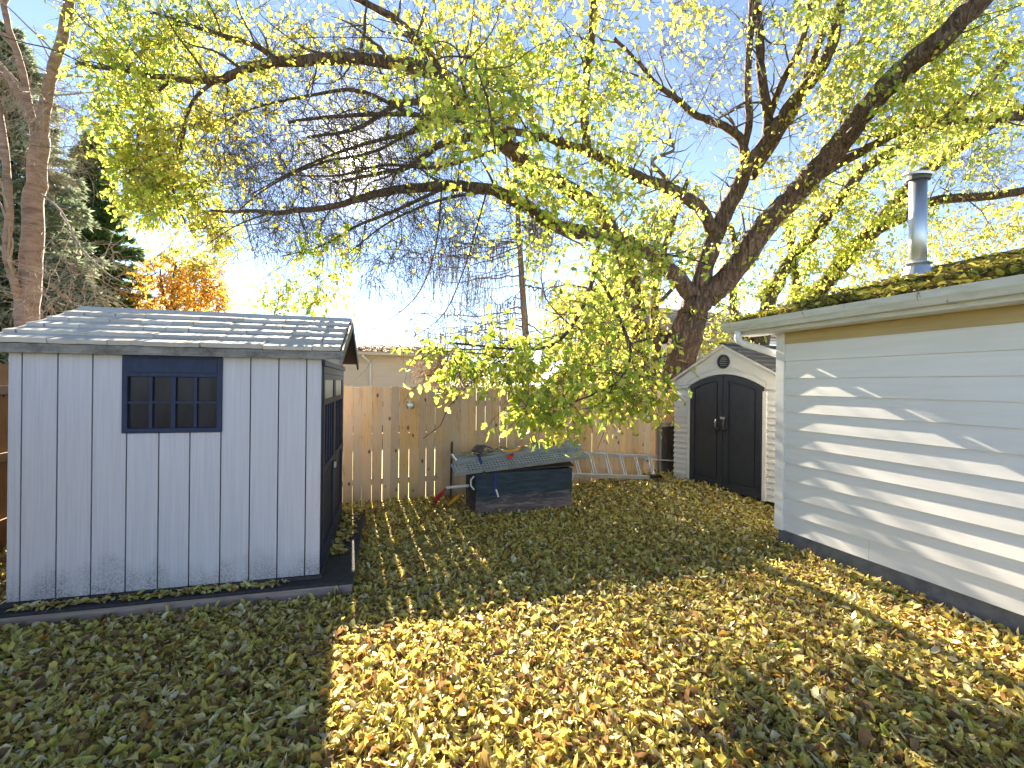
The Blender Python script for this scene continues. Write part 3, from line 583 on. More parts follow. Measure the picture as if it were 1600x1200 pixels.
# gable panel with the arched lower edge
N = 16; lo = [(dx0 - 0.073 + (dx1 - dx0 + 0.146) * k / N, 0) for k in range(N + 1)]
lo = [(x, max(1.635, arch(x, 1.70, 1.885) + 0.012)) for x, _ in lo]
loop = [(0.0, 1.632), ] + lo + [(W2, 1.632), (W2, E2), (W2 / 2, AP), (0.0, E2)]
MB().prism(loop, 'y', -0.02, 0.028).build('gable_panel', 'shed_white', sm)
band = [(x, z + 0.10) for x, z in lo]
MB().ring(lo + list(reversed(band)), [(x, z + 0.012) for x, z in lo] + [(x, z - 0.012) for x, z in reversed(band)], 'y', -0.032, -0.0205).build('arch_trim', 'shed_white', sm)
for a, b, hx in ((dx0, dmid - 0.004, dmid - 0.085), (dmid + 0.004, dx1, dmid + 0.06)):
    n = 10
    def L(ins):
        xs_ = [a + ins + (b - a - 2 * ins) * k / n for k in range(n + 1)]
        return [(a + ins, 0.015 + ins * 1.3), (b - ins, 0.015 + ins * 1.3)] + [(x, arch(x, 1.70, 1.885) - ins) for x in reversed(xs_)]
    d_ = MB().prism(L(0.0), 'y', -0.012, 0.018).build('door', 'door_grey', sm)
    MB().ring(L(0.001), L(0.095), 'y', -0.034, -0.0125).build('door_frame', 'door_grey', d_, bev=0.0)
    MB().prism(L(0.125), 'y', -0.026, -0.0125).build('door_panel', 'door_grey', d_)
    hp = [(hx, -0.03, 0.98), (hx, -0.085, 0.99), (hx, -0.10, 1.07), (hx, -0.085, 1.15), (hx, -0.03, 1.16)]
    MB().tube(hp, 0.017, 8).build('handle', 'darkplastic', d_, smooth=True)
MB().box(dmid - 0.045, dmid + 0.045, -0.045, -0.0345, 1.16, 1.20).build('latch', 'steel', sm)
# louvre vent
vc = (W2 / 2, 2.10); vr = 0.115
ring_o = [(vc[0] + vr * math.cos(t), vc[1] + vr * math.sin(t)) for t in np.linspace(0, 2 * math.pi, 25)[:-1]]
ring_i = [(vc[0] + .8 * vr * math.cos(t), vc[1] + .8 * vr * math.sin(t)) for t in np.linspace(0, 2 * math.pi, 25)[:-1]]
ve = MB().ring(ring_o, ring_i, 'y', -0.045, -0.0205).build('vent', 'door_grey', sm)
for k in range(6):
    zz_ = vc[1] - 0.075 + k * 0.03; hw = math.sqrt(max(0.0, (.78 * vr) ** 2 - (zz_ - vc[1]) ** 2))
    MB().hexa([(vc[0] - hw, -0.04, zz_ - .012), (vc[0] + hw, -0.04, zz_ - .012), (vc[0] + hw, -0.0215, zz_ + .006), (vc[0] - hw, -0.0215, zz_ + .006),
               (vc[0] - hw, -0.04, zz_ - .008), (vc[0] + hw, -0.04, zz_ - .008), (vc[0] + hw, -0.0215, zz_ + .010), (vc[0] - hw, -0.0215, zz_ + .010)]).build('louvre', 'door_grey', ve)
# roof halves with raised shingle rows
for sgn in (-1, 1):
    ex = W2 / 2 + sgn * (W2 / 2 + 0.07); ez_ = E2 - 0.035 + 0.03
    MB().prism([(W2 / 2, AP + 0.004), (ex, ez_), (ex, ez_ + 0.03), (W2 / 2, AP + 0.04)], 'y', -0.07, D2 + 0.05).build('roof_panel', 'shed_white', sm)
    for k in range(8):
        f0, f1 = k / 8, (k + 1) / 8
        X0, Z0 = ex + (W2 / 2 - ex) * f0, ez_ + 0.032 + (AP + 0.010 - ez_) * f0; X1, Z1 = ex + (W2 / 2 - ex) * f1, ez_ + 0.032 + (AP + 0.010 - ez_) * f1
        MB().hexa([(X0, -0.055, Z0), (X0, D2 + .04, Z0), (X1, D2 + .04, Z1), (X1, -0.055, Z1), (X0, -0.055, Z0 + .022), (X0, D2 + .04, Z0 + .022), (X1, D2 + .04, Z1 + .006), (X1, -0.055, Z1 + .006)]).build('shingle_row', 'grey_shingle', sm)
MB().bar((W2 / 2, -0.065, AP + 0.055), (W2 / 2, D2 + 0.045, AP + 0.055), 0.12, 0.03).build('ridge_cap', 'grey_shingle', sm)

# ------------------------------------------------------------------ chest, planks, ladder and bits
C0 = Vector((-0.49, 6.43, 0.0)); CA = R(18.4)
ch = thing('wooden_chest', 'weathered dark wooden chest with peeling navy paint under metal planks', 'chest', C0, CA)
CW, CD, CH = 1.48, 0.62, 0.60
MB().box(0, CW, 0, 0.02, -0.02, CH).build('front_panel', 'chest', ch, bev=0.002)
MB().box(0, CW, CD - 0.02, CD, -0.02, CH + 0.02).build('back_panel', 'chest', ch)
for x in (0.0, CW - 0.02): MB().box(x, x + 0.02, 0.021, CD - 0.021, -0.02, CH).build('side_panel', 'chest', ch)
MB().box(0.021, CW - 0.021, 0.021, CD - 0.021, 0.0, 0.03).build('bottom', 'darkwood', ch)
MB().hexa([(-0.02, -0.02, CH + 0.004), (CW + 0.02, -0.02, CH + 0.03), (CW + 0.02, CD + 0.02, CH + 0.16), (-0.02, CD + 0.02, CH + 0.06),
           (-0.02, -0.02, CH + 0.024), (CW + 0.02, -0.02, CH + 0.05), (CW + 0.02, CD + 0.02, CH + 0.18), (-0.02, CD + 0.02, CH + 0.08)]).build('lid', 'darkwood', ch)
MB().tube([(0.29, -0.012, 0.36), (0.31, -0.02, 0.30), (0.325, -0.012, 0.25)], 0.012, 6).build('hasp', 'white_tube', ch)
MB().tube([(-0.012, 0.05, 0.55), (-0.06, 0.05, 0.5), (-0.06, 0.05, 0.42), (-0.012, 0.05, 0.36)], 0.012, 6).build('rope_handle', 'white_tube', ch)
MB().tube([(CW + 0.012, 0.05, 0.53), (CW + 0.05, 0.05, 0.48), (CW + 0.012, 0.05, 0.40)], 0.01, 6).build('rope_handle', 'white_tube', ch)

def plank(name, label, p, rot, length, width, perforated):
    root = tag(link(name, None, None, p, rot), label, 'plank', None)
    if perforated:
        m_ = MB(); nx, ny = int(length / 0.047), int(width / 0.05); cx, cy = length / nx, width / ny
        for i in range(nx):
            for j in range(ny):
                sx = 0.0
                x0, y0 = i * cx, j * cy; c = (x0 + cx / 2, y0 + cy / 2); r = 0.0178
                o_ = [(x0, y0), (x0 + cx / 2, y0), (x0 + cx, y0), (x0 + cx, y0 + cy / 2), (x0 + cx, y0 + cy), (x0 + cx / 2, y0 + cy), (x0, y0 + cy), (x0, y0 + cy / 2)]
                i_ = [(c[0] + r * math.cos(t), c[1] + r * math.sin(t)) for t in [math.pi * (1.25 + .25 * k) for k in range(8)]]
                n = 8; vs_ = [(a, b, 0) for a, b in o_] + [(a, b, 0) for a, b in i_] + [(a, b, -0.008) for a, b in i_]
                m_.add(vs_, [(k, (k + 1) % n, n + (k + 1) % n, n + k) for k in range(n)] + [(n + k, n + (k + 1) % n, 2 * n + (k + 1) % n, 2 * n + k) for k in range(n)])
        m_.build('deck', 'perf', root)
    else:
        for k in range(3):
            MB().box(0, length, 0.004 + k * width / 3, (k + 1) * width / 3 - 0.004, -0.02, 0.0).build('deck_board', 'perf', root)
    MB().box(0, length, -0.008, -0.0005, -0.05, 0.006).build('side_lip', 'perf', root)
    MB().box(0, length, width + 0.0005, width + 0.008, -0.05, 0.006).build('side_lip', 'perf', root)
    return root
cR = Matrix.Rotation(CA, 3, 'Z')
def cw(x, y, z): return C0 + cR @ Vector((x, y, z))
plank('perforated_plank', 'perforated grey metal walk plank tilted on top of the dark chest', cw(-0.33, -0.12, CH + 0.045), (R(21), R(-4.3), CA), 2.0, 0.22, True)
plank('metal_plank', 'flat grey metal plank strewn with leaves behind the perforated plank', cw(-0.28, 0.14, CH + 0.165), (R(9), R(-4.3), CA + R(0.5)), 2.0, 0.30, False)

ld = thing('ladder', 'aluminium ladder lying on its side against the fence beside the chest', 'ladder', (0, 0, 0))
la0, la1 = at(862, 706, 7.75), at(1022, 714, 8.55); lb0, lb1 = at(862, 741, 7.45), at(1022, 746, 8.2)
lr = la1 - la0
MB().bar(la0, la1 + lr * 0.02, 0.03, 0.065, (0, -0.5, 0.85)).build('rail', 'alu', ld)
MB().bar(lb0, lb1 + lr * 0.0, 0.03, 0.065, (0, -0.5, 0.85)).build('rail', 'alu', ld)
for k in range(7):
    f = (k + 0.35) / 6.7
    a = la0.lerp(la1, f); b = lb0.lerp(lb1, min(1, f + 0.055))
    rg = MB().bar(a - lr * 0.011, b - lr * 0.011, 0.018, 0.03).build('rung', 'alu', ld)
    MB().bar(a + lr * 0.011, b + lr * 0.011, 0.018, 0.03).build('rung_lip', 'alu', rg)
MB().bar(lb1 - lr * 0.05, lb1 + lr * 0.07, 0.05, 0.10, (0, -0.5, 0.85)).build('foot', 'darkplastic', ld)
MB().tube([la1 - lr * 0.1 + Vector((0, 0, -.05)), la1 + lr * 0.27 + Vector((0, 0, -.05))], 0.012, 6).build('pull_rod', 'alu', ld)

# scoop lying on the planks
sc = thing('shovel_scoop', 'dark curved shovel blade propped on the metal plank', 'shovel', cw(0.15, 0.27, CH + 0.20), CA + R(20))
m_ = MB(); n = 9; vs_ = []
for k in range(n + 1):
    t = math.pi * (0.12 + 0.62 * k / n)
    for q, yy in ((0, -0.13), (1, 0.0), (2, 0.13)):
        rr = 0.15 - 0.012 * abs(q - 1)
        for th in (0, 0.006): vs_.append((0.02 - (rr + th) * math.cos(t) * 0.85, yy, (rr + th) * math.sin(t) + 0.02 * q * 0))
fs_ = []
for k in range(n):
    for q in range(2):
        i = (k * 3 + q) * 2; j = i + 6
        fs_ += [(i, i + 2, j + 2, j), (i + 1, j + 1, j + 3, i + 3)]
    i = k * 6; fs_ += [(i, i + 6, i + 7, i + 1), (i + 4, i + 5, i + 11, i + 10)]
fs_ += [(0, 1, 3, 2), (2, 3, 5, 4)]; e = n * 6; fs_ += [(e, e + 2, e + 3, e + 1), (e + 2, e + 4, e + 5, e + 3)]
m_.add(vs_, fs_).build('blade', 'scoop', sc, smooth=True)
MB().tube([(0.12, 0, 0.03), (0.2, 0.0, 0.035), (0.34, 0.02, 0.03)], [0.022, 0.019, 0.017], 8).build('socket', 'scoop', sc)
oh = thing('hose_nozzle', 'curved orange plastic hand tool lying on the metal plank', 'tool', cw(0.45, 0.26, CH + 0.235), CA)
MB().tube([(0.0, 0, 0.03), (0.08, 0, 0.012), (0.18, 0.0, 0.012), (0.27, 0.0, 0.045), (0.31, 0, 0.11)], [0.014, 0.024, 0.026, 0.02, 0.012], 8).build('grip', 'orange', oh, smooth=True)
MB().tube([(0.27, 0, 0.045), (0.29, 0.0, 0.085), (0.345, 0.0, 0.12)], [0.012, 0.011, 0.008], 8).build('trigger_prong', 'orange', oh, smooth=True)
rg_ = tag(MB().add([(0, 0, 0), (0.06, 0, 0.01), (0.1, 0.02, 0.05), (0.02, 0.02, 0.07), (0, 0.006, 0), (0.06, 0.006, 0.01), (0.1, 0.026, 0.05), (0.02, 0.026, 0.07), (0.05, -0.02, 0.1), (0.09, -0.01, 0.12)],
              [(0, 1, 2, 3), (4, 7, 6, 5), (0, 4, 5, 1), (1, 5, 6, 2), (2, 6, 7, 3), (3, 7, 4, 0), (3, 2, 9, 8)]).build('red_rag', 'red'), 'small crumpled red rag on the perforated plank', 'rag')
rg_.location = cw(0.46, 0.02, CH + 0.16); rg_.rotation_euler = (0.2, 0, CA)
stp = thing('tie_strap', 'navy webbing strap tied around the planks and chest', 'strap', C0, CA)
MB().add([(0.06, -0.135, 0.63), (0.10, -0.135, 0.633), (0.06, 0.09, 0.775), (0.10, 0.09, 0.778), (0.06, 0.135, 0.81), (0.10, 0.135, 0.813), (0.06, 0.45, 0.86), (0.10, 0.45, 0.863)],
         [(0, 1, 3, 2), (2, 3, 5, 4), (4, 5, 7, 6)]).build('webbing', 'blue', stp)
MB().box(0.26, 0.30, -0.006, -0.002, 0.30, 0.60).build('hanging_end', 'blue', stp)
MB().box(0.055, 0.105, -0.155, -0.139, 0.585, 0.625).build('buckle', 'darkplastic', stp)
# things on the ground left of the chest
sb = thing('snow_brush', 'red headed brush with white handle leaning on the chest end', 'brush', (0, 0, 0))
p_a, p_b, p_c = at(698, 762, 6.75), at(732, 759, 6.55), at(680, 783, 6.9)
MB().tube([p_a, p_b], 0.02, 8).build('handle', 'white_tube', sb)
MB().tube([p_a, p_a.lerp(p_c, 0.5) + Vector((0, 0, .01)), p_c], [0.016, 0.025, 0.035], 8).build('head', 'red', sb)
os_ = thing('orange_stake', 'short orange plastic stake stuck in the leaves by the chest', 'stake', (0, 0, 0))
a_, b_ = at(702, 788, 6.85), at(715, 776, 6.8)
MB().bar(a_, b_, 0.03, 0.045).build('blade', 'orange', os_); MB().bar(b_, b_ + (b_ - a_) * 0.25, 0.02, 0.03).build('tip', 'orange', os_)
# leaning dark board by the arched shed, thin stake by the fence, round fixture on the fence
lb = thing('leaning_panel', 'dark rotten wood panel standing between fence and small arched shed', 'panel', Vector((2.86, 8.72, 0.12)), R(20))
MB().box(0, 0.30, 0.03, 0.07, 0, 1.02).build('boarding', 'darkwood', lb, bev=0.004)
MB().box(-0.045, -0.002, 0.02, 0.08, 0, 1.08).build('grey_stile', 'greywood', lb, bev=0.004)
MB().box(0.0, 0.30, 0.015, 0.029, 0.95, 1.03).build('top_rail', 'pad_wood', lb)
for k in range(4): MB().box(0.01, 0.29, 0.02, 0.0295, 0.06 + k * 0.22, 0.25 + k * 0.22).build('slat', 'darkwood', lb)
gs = thing('garden_stake', 'thin brown wooden stake leaning against the fence behind the chest', 'stake', (0, 0, 0))
a_ = at(704, 790, 7.25); a_.z = 0.0; b_ = at(707, 655, 7.62)
MB().bar(a_, b_, 0.035, 0.02).build('stick', 'darkwood', gs); MB().bar(b_, b_ + Vector((0.0, 0.002, 0.03)), 0.024, 0.014).build('tip', 'darkwood', gs)
FN = Vector((math.sin(R(20)), -math.cos(R(20)), 0))
def on_fence(px, z, off):
    k = (px - 800) / F; t = (k * FC.y - FC.x) / (FD.x - k * FD.y); p = FC + FD * t + FN * off; p.z = z; return p
fx = thing('fence_light', 'small round grey light fixture screwed to the tan fence', 'light', on_fence(641, 1.5, 0.012), R(20))
MB().prism([(-.055, -.055), (.055, -.055), (.055, .055), (-.055, .055)], 'y', -0.012, 0.0).build('mount_plate', 'greywood', fx, bev=0.003)
fd = MB().tube([(0, -0.0125, 0), (0, -0.04, 0), (0, -0.06, 0), (0, -0.066, 0)], [0.058, 0.058, 0.045, 0.02], 20).build('housing', 'galv', fx)
MB().tube([(0, -0.0665, 0), (0, -0.071, 0)], [0.03, 0.024], 16).build('lens', 'galv', fx)

# ------------------------------------------------------------------ neighbouring houses beyond the fence
def house(name, label, loc, rz, L, D, wall_h, rise, ov, mat, roofmat, rows, windows=(), spout=None):
    root = thing(name, label, 'house', loc, rz)
    MB().box(0.01, L - 0.01, 0.02, D, -0.2, wall_h).build('wall', mat, root)
    e = (wall_h - 0.1) / rows
    for k in range(rows):
        z0 = 0.1 + k * e
        if z0 + e < 1.0: continue
        MB().hexa([(0, -0.02, z0), (L, -0.02, z0), (L, 0.019, z0), (0, 0.019, z0), (0, -0.002, z0 + e), (L, -0.002, z0 + e), (L, 0.019, z0 + e), (0, 0.019, z0 + e)]).build('siding_board', mat, root)
    MB().prism([(-ov, wall_h - 0.02), (D / 2, wall_h + rise), (D + ov, wall_h - 0.02), (D + ov, wall_h + 0.10), (D / 2, wall_h + rise + 0.13), (-ov, wall_h + 0.10)], 'x', -ov, L + ov).build('roof', roofmat, root)
    nr = 9
    for k in range(nr):
        f0, f1 = k / nr, (k + 1) / nr
        y0, z0 = -ov + (D / 2 + ov) * f0, wall_h + 0.104 + (rise + 0.03) * f0; y1, z1 = -ov + (D / 2 + ov) * f1, wall_h + 0.104 + (rise + 0.03) * f1
        MB().hexa([(-ov - .02, y0, z0), (L + ov + .02, y0, z0), (L + ov + .02, y1, z1), (-ov - .02, y1, z1), (-ov - .02, y0, z0 + .035), (L + ov + .02, y0, z0 + .035), (L + ov + .02, y1, z1 + .006), (-ov - .02, y1, z1 + .006)]).build('shingle_row', roofmat, root)
    MB().box(-ov, L + ov, -ov - 0.13, -ov - 0.002, wall_h - 0.03, wall_h + 0.085).build('gutter', 'white_trim' if mat != 'beige_siding' else 'beige_siding', root)
    for (a, b, z0, z1) in windows:
        wn = MB().ring([(a, z0), (b, z0), (b, z1), (a, z1)], [(a + .06, z0 + .06), (b - .06, z0 + .06), (b - .06, z1 - .06), (a + .06, z1 - .06)], 'y', -0.06, -0.021).build('window', 'white_trim', root)
        MB().box(a + .06, b - .06, -0.04, -0.03, z0 + .06, z1 - .06).build('pane', 'pane', wn)
    if spout is not None:
        MB().tube([(spout - 0.35, -ov - 0.06, wall_h - 0.03), (spout - 0.33, -ov - 0.05, wall_h - 0.10), (spout - 0.05, -0.10, wall_h - 0.30), (spout, -0.07, wall_h - 0.40), (spout, -0.07, 0.2)], 0.05, 8).build('downspout', 'white_trim', root, smooth=True)
    return root
hl = at(480, 600, 19.0)
house('beige_house', 'beige lap sided house with brown roof and white downspout beyond the fence', (hl.x - 1.2, hl.y - 0.4, 0), R(20), 7.0, 6.0, 3.05, 0.55, 0.4, 'beige_siding', 'brown_shingle', 17, spout=3.75)
hr = at(1072, 600, 15.0)
house('white_house', 'white sided house with dark window glimpsed beside the leaning trunk', (hr.x, hr.y, 0), R(20), 8.0, 7.0, 3.3, 1.6, 0.5, 'white_siding', 'brown_shingle', 16, windows=((0.75, 1.9, 1.5, 2.9),))
hc = at(930, 600, 17.0)
house('far_garage', 'low grey roofed outbuilding far beyond the fence between the trunks', (hc.x, hc.y, 0), R(18), 3.2, 4.0, 1.85, 0.7, 0.3, 'beige_siding', 'brown_shingle', 9)

# ------------------------------------------------------------------ trees
def smooth_path(pts, sub=4):
    P = [Vector(p) for p in pts]
    if len(P) < 3: return P
    o = []
    for i in range(len(P) - 1):
        p0, p1, p2, p3 = P[max(i - 1, 0)], P[i], P[i + 1], P[min(i + 2, len(P) - 1)]
        for k in range(sub):
            t = k / sub
            o.append(0.5 * ((2 * p1) + (-p0 + p2) * t + (2 * p0 - 5 * p1 + 4 * p2 - p3) * t * t + (-p0 + 3 * p1 - 3 * p2 + p3) * t ** 3))
    o.append(P[-1]); return o
def lerp_list(a, n): return [a[0] + (a[1] - a[0]) * i / (n - 1) for i in range(n)]

class Tree:
    def __init__(s, name, label, base, bark, twigmat, group=None):
        s.root = thing(name, label, 'tree', base, 0, group); s.base = Vector(base); s.bark = bark; s.twig = twigmat
        s.sp = np.zeros((0, 3)); s.sr = np.zeros(0); s.tw = MB(); s.leaves = {}; s.fine = MB()
    def skel(s, pts, rad):
        s.sp = np.concatenate([s.sp, np.array([list(p) for p in pts])]); s.sr = np.concatenate([s.sr, np.array(rad)])
    def limb(s, pts, r0, r1, name='limb', n=9, wob=0.09, sub=5, mat=None):
        pts = smooth_path(pts, sub)
        pts = [p + Vector((random.gauss(0, 1), random.gauss(0, 1), random.gauss(0, 1))) * (0.05 * r0) for p in pts]
        rad = lerp_list((r0, r1), len(pts)); s.skel(pts, rad)
        MB().tube([p - s.base for p in pts], rad, n, wob=wob).build(name, mat or s.bark, s.root, smooth=True)
        if name == 'limb':
            for _ in range(int(len(pts) * 0.55)):
                i = random.randrange(len(pts) // 5, len(pts) - 1); t = (pts[i + 1] - pts[i]).normalized()
                d = t * 0.7 + Vector([random.gauss(0, .75) for _ in range(3)]) + Vector((0, 0, 0.25)); d.normalize()
                l = random.uniform(0.5, 1.5); r_ = min(rad[i] * .45, random.uniform(.008, .03)); p = pts[i].copy(); q = [p.copy()]
                for _ in range(7):
                    d = d + Vector([random.gauss(0, .17) for _ in range(3)]); d.normalize(); p = p + d * (l / 7); q.append(p.copy())
                rr = lerp_list((r_, .004), 8); s.tw.tube([a - s.base for a in q], rr, 5, cap=False); s.skel(q[2:], rr[2:])
    def plimb(s, q, r0, r1, **k): s.limb([at(*p) for p in q], r0, r1, **k)
    def zone(s, cx, cy, rx, ry, d, rd, ncl, nleaf=0, size=0.09, mat='leaf', twl=(0.25, 0.55), ntw=5, droop=0.25, maxr=0.016, thin=0.0032, fork=True):
        ncl = int(ncl * 1.35); nleaf = nleaf * (1.3 if nleaf > 4 else 1)
        cs = []
        for _ in range(ncl):
            while True:
                a, b, c = random.uniform(-1, 1), random.uniform(-1, 1), random.uniform(-1, 1)
                if a * a + b * b + c * c <= 1: break
            cs.append(at(cx + a * rx, cy + b * ry, d + c * rd))
        cs.sort(key=lambda p: float(np.min(((s.sp - np.array(p)) ** 2).sum(1))))
        for c in cs:
            ca = np.array(c); dd = np.sqrt(((s.sp - ca) ** 2).sum(1)); i = int(np.argmin(dd + 6 * np.maximum(0, 0.02 - s.sr)))
            q = Vector(s.sp[i]); ln = (c - q).length
            if ln < 0.05: continue
            r0 = min(s.sr[i] * 0.7, 0.006 + 0.006 * ln, maxr)
            mid = q.lerp(c, 0.5) + Vector((random.gauss(0, .13), random.gauss(0, .13), random.gauss(0.10, .12))) * ln
            pts = smooth_path([q, mid, c], 4); pts = [p + Vector([random.gauss(0, 0.012) for _ in range(3)]) for p in pts]
            rad = lerp_list((max(r0, thin), max(thin, r0 * 0.45)), len(pts))
            s.tw.tube([p - s.base for p in pts], rad, 4, cap=False); s.skel(pts[2:], rad[2:])
            gd = (c - q).normalized()
            for k in range(ntw):
                dr = Vector([random.gauss(0, 1) for _ in range(3)]).normalized() * 0.9 + gd * 0.9; dr.normalize()
                l = random.uniform(*twl); p = c.copy() if k < 2 else pts[random.randrange(len(pts) // 2, len(pts))].copy(); tp = [p.copy()]
                for _ in range(4):
                    dr = dr + Vector([random.gauss(0, .22) for _ in range(3)]) + Vector((0, 0, -droop * 0.5)); dr.normalize()
                    p = p + dr * (l / 4); tp.append(p.copy())
                s.tw.tube([q_ - s.base for q_ in tp], lerp_list((thin, thin * 0.6), 5), 3, cap=False)
                if fork and not nleaf or (fork and random.random() < 0.3):
                    for _ in range(2):
                        b = random.randrange(1, 4); d2 = (tp[b + 1] - tp[b]).normalized() + Vector([random.gauss(0, .7) for _ in range(3)]); d2.normalize()
                        l2 = l * random.uniform(.35, .7); e1 = tp[b] + d2 * l2 * .5; e2 = e1 + (d2 + Vector((random.gauss(0, .3), random.gauss(0, .3), -droop))).normalized() * l2 * .5
                        s.tw.tube([tp[b] - s.base, e1 - s.base, e2 - s.base], [thin * .8, thin * .7, thin * .5], 3, cap=False)
                nl = nleaf / ntw; nl = int(nl) + (random.random() < nl - int(nl))
                for _ in range(nl):
                    j = random.randrange(1, 5); pos = tp[j] + Vector([random.gauss(0, .02) for _ in range(3)])
                    dl = Vector((random.gauss(0, .7), random.gauss(0, .7), random.gauss(-.75, .5)))
                    s.leaves.setdefault(mat, []).append((pos, dl, size * random.uniform(.6, 1.25)))
    def finish(s, individual=0, tpl='lo'):
        if s.tw.v:
            o = s.tw.build('branches', s.twig, s.root); o['kind'] = 'stuff'
        B = np.array(s.base)
        for mat, L in s.leaves.items():
            P = np.array([list(l[0]) for l in L]) - B; D = np.array([list(l[1]) for l in L]); Z = np.array([l[2] for l in L])
            N_ = rng.normal(size=P.shape) + np.array([0, 0, .5]); n = len(P)
            t_, f_ = {'lo': (T_LO, F_LO), 'maple': (T_MAPLE, F_MAPLE), 'needle': (T_NEEDLE, F_NEEDLE)}[tpl]
            c_, b_ = rng.uniform(0.2, 1.8, n), rng.uniform(-.35, .15, n)
            keep = np.ones(n, bool)
            if individual and mat == 'leaf':
                world = P + B; dist = world[:, 1]; score = Z / np.maximum(dist, .5)
                infr = (np.abs(world[:, 0] / dist) < 1.1) & (np.abs((world[:, 2] - CAM_Z) / dist) < .8)
                score = np.where(infr, score, 0); top = np.argsort(-score)[:individual]; keep[top] = False
                for i in top:
                    V = leaf_arrays(np.zeros((1, 3)), D[i:i + 1], N_[i:i + 1], Z[i:i + 1], T_MAPLE, c_[i:i + 1], b_[i:i + 1])
                    link('leaf', np_mesh('leaf', V, F_MAPLE, 'leaf_obj'), s.root, P[i])
            V = leaf_arrays(P[keep], D[keep], N_[keep], Z[keep], t_, c_[keep], b_[keep])
            o = link('crown', np_mesh('crown', V, f_, mat), s.root); o['kind'] = 'stuff'

# --- big leaning maple A behind the fence, by the small shed
bA = at(1035, 722, 10.6); bA.z = -0.05
tA = Tree('maple_tree', 'big leaning maple with forked burly brown trunk beside the small shed', bA, 'bark', 'twig')
tA.limb([bA, at(1050, 620, 10.6), at(1062, 555, 10.55), at(1078, 500, 10.5), at(1092, 462, 10.45)], 0.40, 0.30, 'trunk', 14, 0.11, 6)
tA.plimb([(1086, 470, 10.45), (1064, 440, 10.3), (1035, 414, 10.0), (1008, 392, 9.6), (960, 372, 9.0), (905, 362, 8.4), (860, 350, 7.9), (821, 322, 7.5), (770, 298, 7.1), (700, 290, 6.9), (600, 300, 6.8), (520, 322, 6.8), (430, 330, 6.8), (330, 328, 6.9)], 0.20, 0.018)
tA.plimb([(1094, 468, 10.45), (1098, 430, 10.4), (1115, 375, 10.3), (1130, 340, 10.2), (1152, 295, 10.0), (1166, 262, 9.9), (1197, 222, 9.7), (1242, 157, 9.3), (1276, 116, 9.0), (1300, 66, 8.8), (1320, -20, 8.5), (1340, -100, 8.3)], 0.22, 0.08)
tA.plimb([(1163, 265, 9.9), (1161, 226, 9.8), (1146, 206, 9.7), (1121, 193, 9.5), (1085, 179, 9.2), (1058, 154, 9.0), (1024, 130, 8.7), (1000, 100, 8.5), (960, 60, 8.2)], 0.10, 0.03)
tA.plimb([(1163, 228, 9.8), (1170, 190, 9.7), (1168, 130, 9.5), (1172, 66, 9.3), (1175, -20, 9.0), (1178, -126, 8.8)], 0.085, 0.05)
tA.plimb([(1196, 225, 9.7), (1200, 188, 9.6), (1190, 120, 9.4), (1187, 66, 9.2), (1180, -20, 9.0), (1173, -126, 8.8)], 0.11, 0.06)
tA.plimb([(1203, 178, 9.6), (1222, 128, 9.4), (1253, 66, 9.1), (1270, -20, 8.9)], 0.08, 0.05)
tA.plimb([(1172, 275, 9.95), (1210, 220, 9.9), (1245, 165, 9.8), (1262, 120, 9.7), (1290, 40, 9.5)], 0.13, 0.06)
tA.plimb([(1116, 368, 10.25), (1096, 328, 9.9), (1062, 303, 9.6), (1040, 292, 9.4), (995, 276, 9.0), (950, 253, 8.6), (920, 237, 8.3), (885, 228, 8.0), (850, 215, 7.7), (800, 205, 7.4), (735, 195, 7.1), (680, 180, 7.0), (560, 180, 7.0), (450, 190, 7.1)], 0.14, 0.02)
tA.plimb([(918, 238, 8.3), (913, 180, 8.1), (918, 100, 7.8), (924, 60, 7.6), (930, -20, 7.4), (936, -120, 7.2)], 0.085, 0.05)
tA.plimb([(1100, 470, 10.45), (1125, 445, 10.3), (1152, 415, 10.1), (1199, 349, 9.7), (1236, 312, 9.4), (1292, 251, 8.9), (1320, 214, 8.6), (1357, 167, 8.2), (1409, 111, 7.8), (1460, 70, 7.4), (1530, 0, 7.0), (1620, -90, 6.6)], 0.27, 0.14, n=11)
tA.plimb([(1240, 308, 9.4), (1300, 262, 9.2), (1370, 225, 9.0), (1430, 195, 8.8), (1490, 190, 8.7), (1600, 185, 8.4)], 0.11, 0.04)
tA.plimb([(1060, 300, 9.6), (1032, 270, 9.5), (1020, 250, 9.4), (1052, 235, 9.3), (1045, 215, 9.3)], 0.05, 0.02, mat='bark_grey')
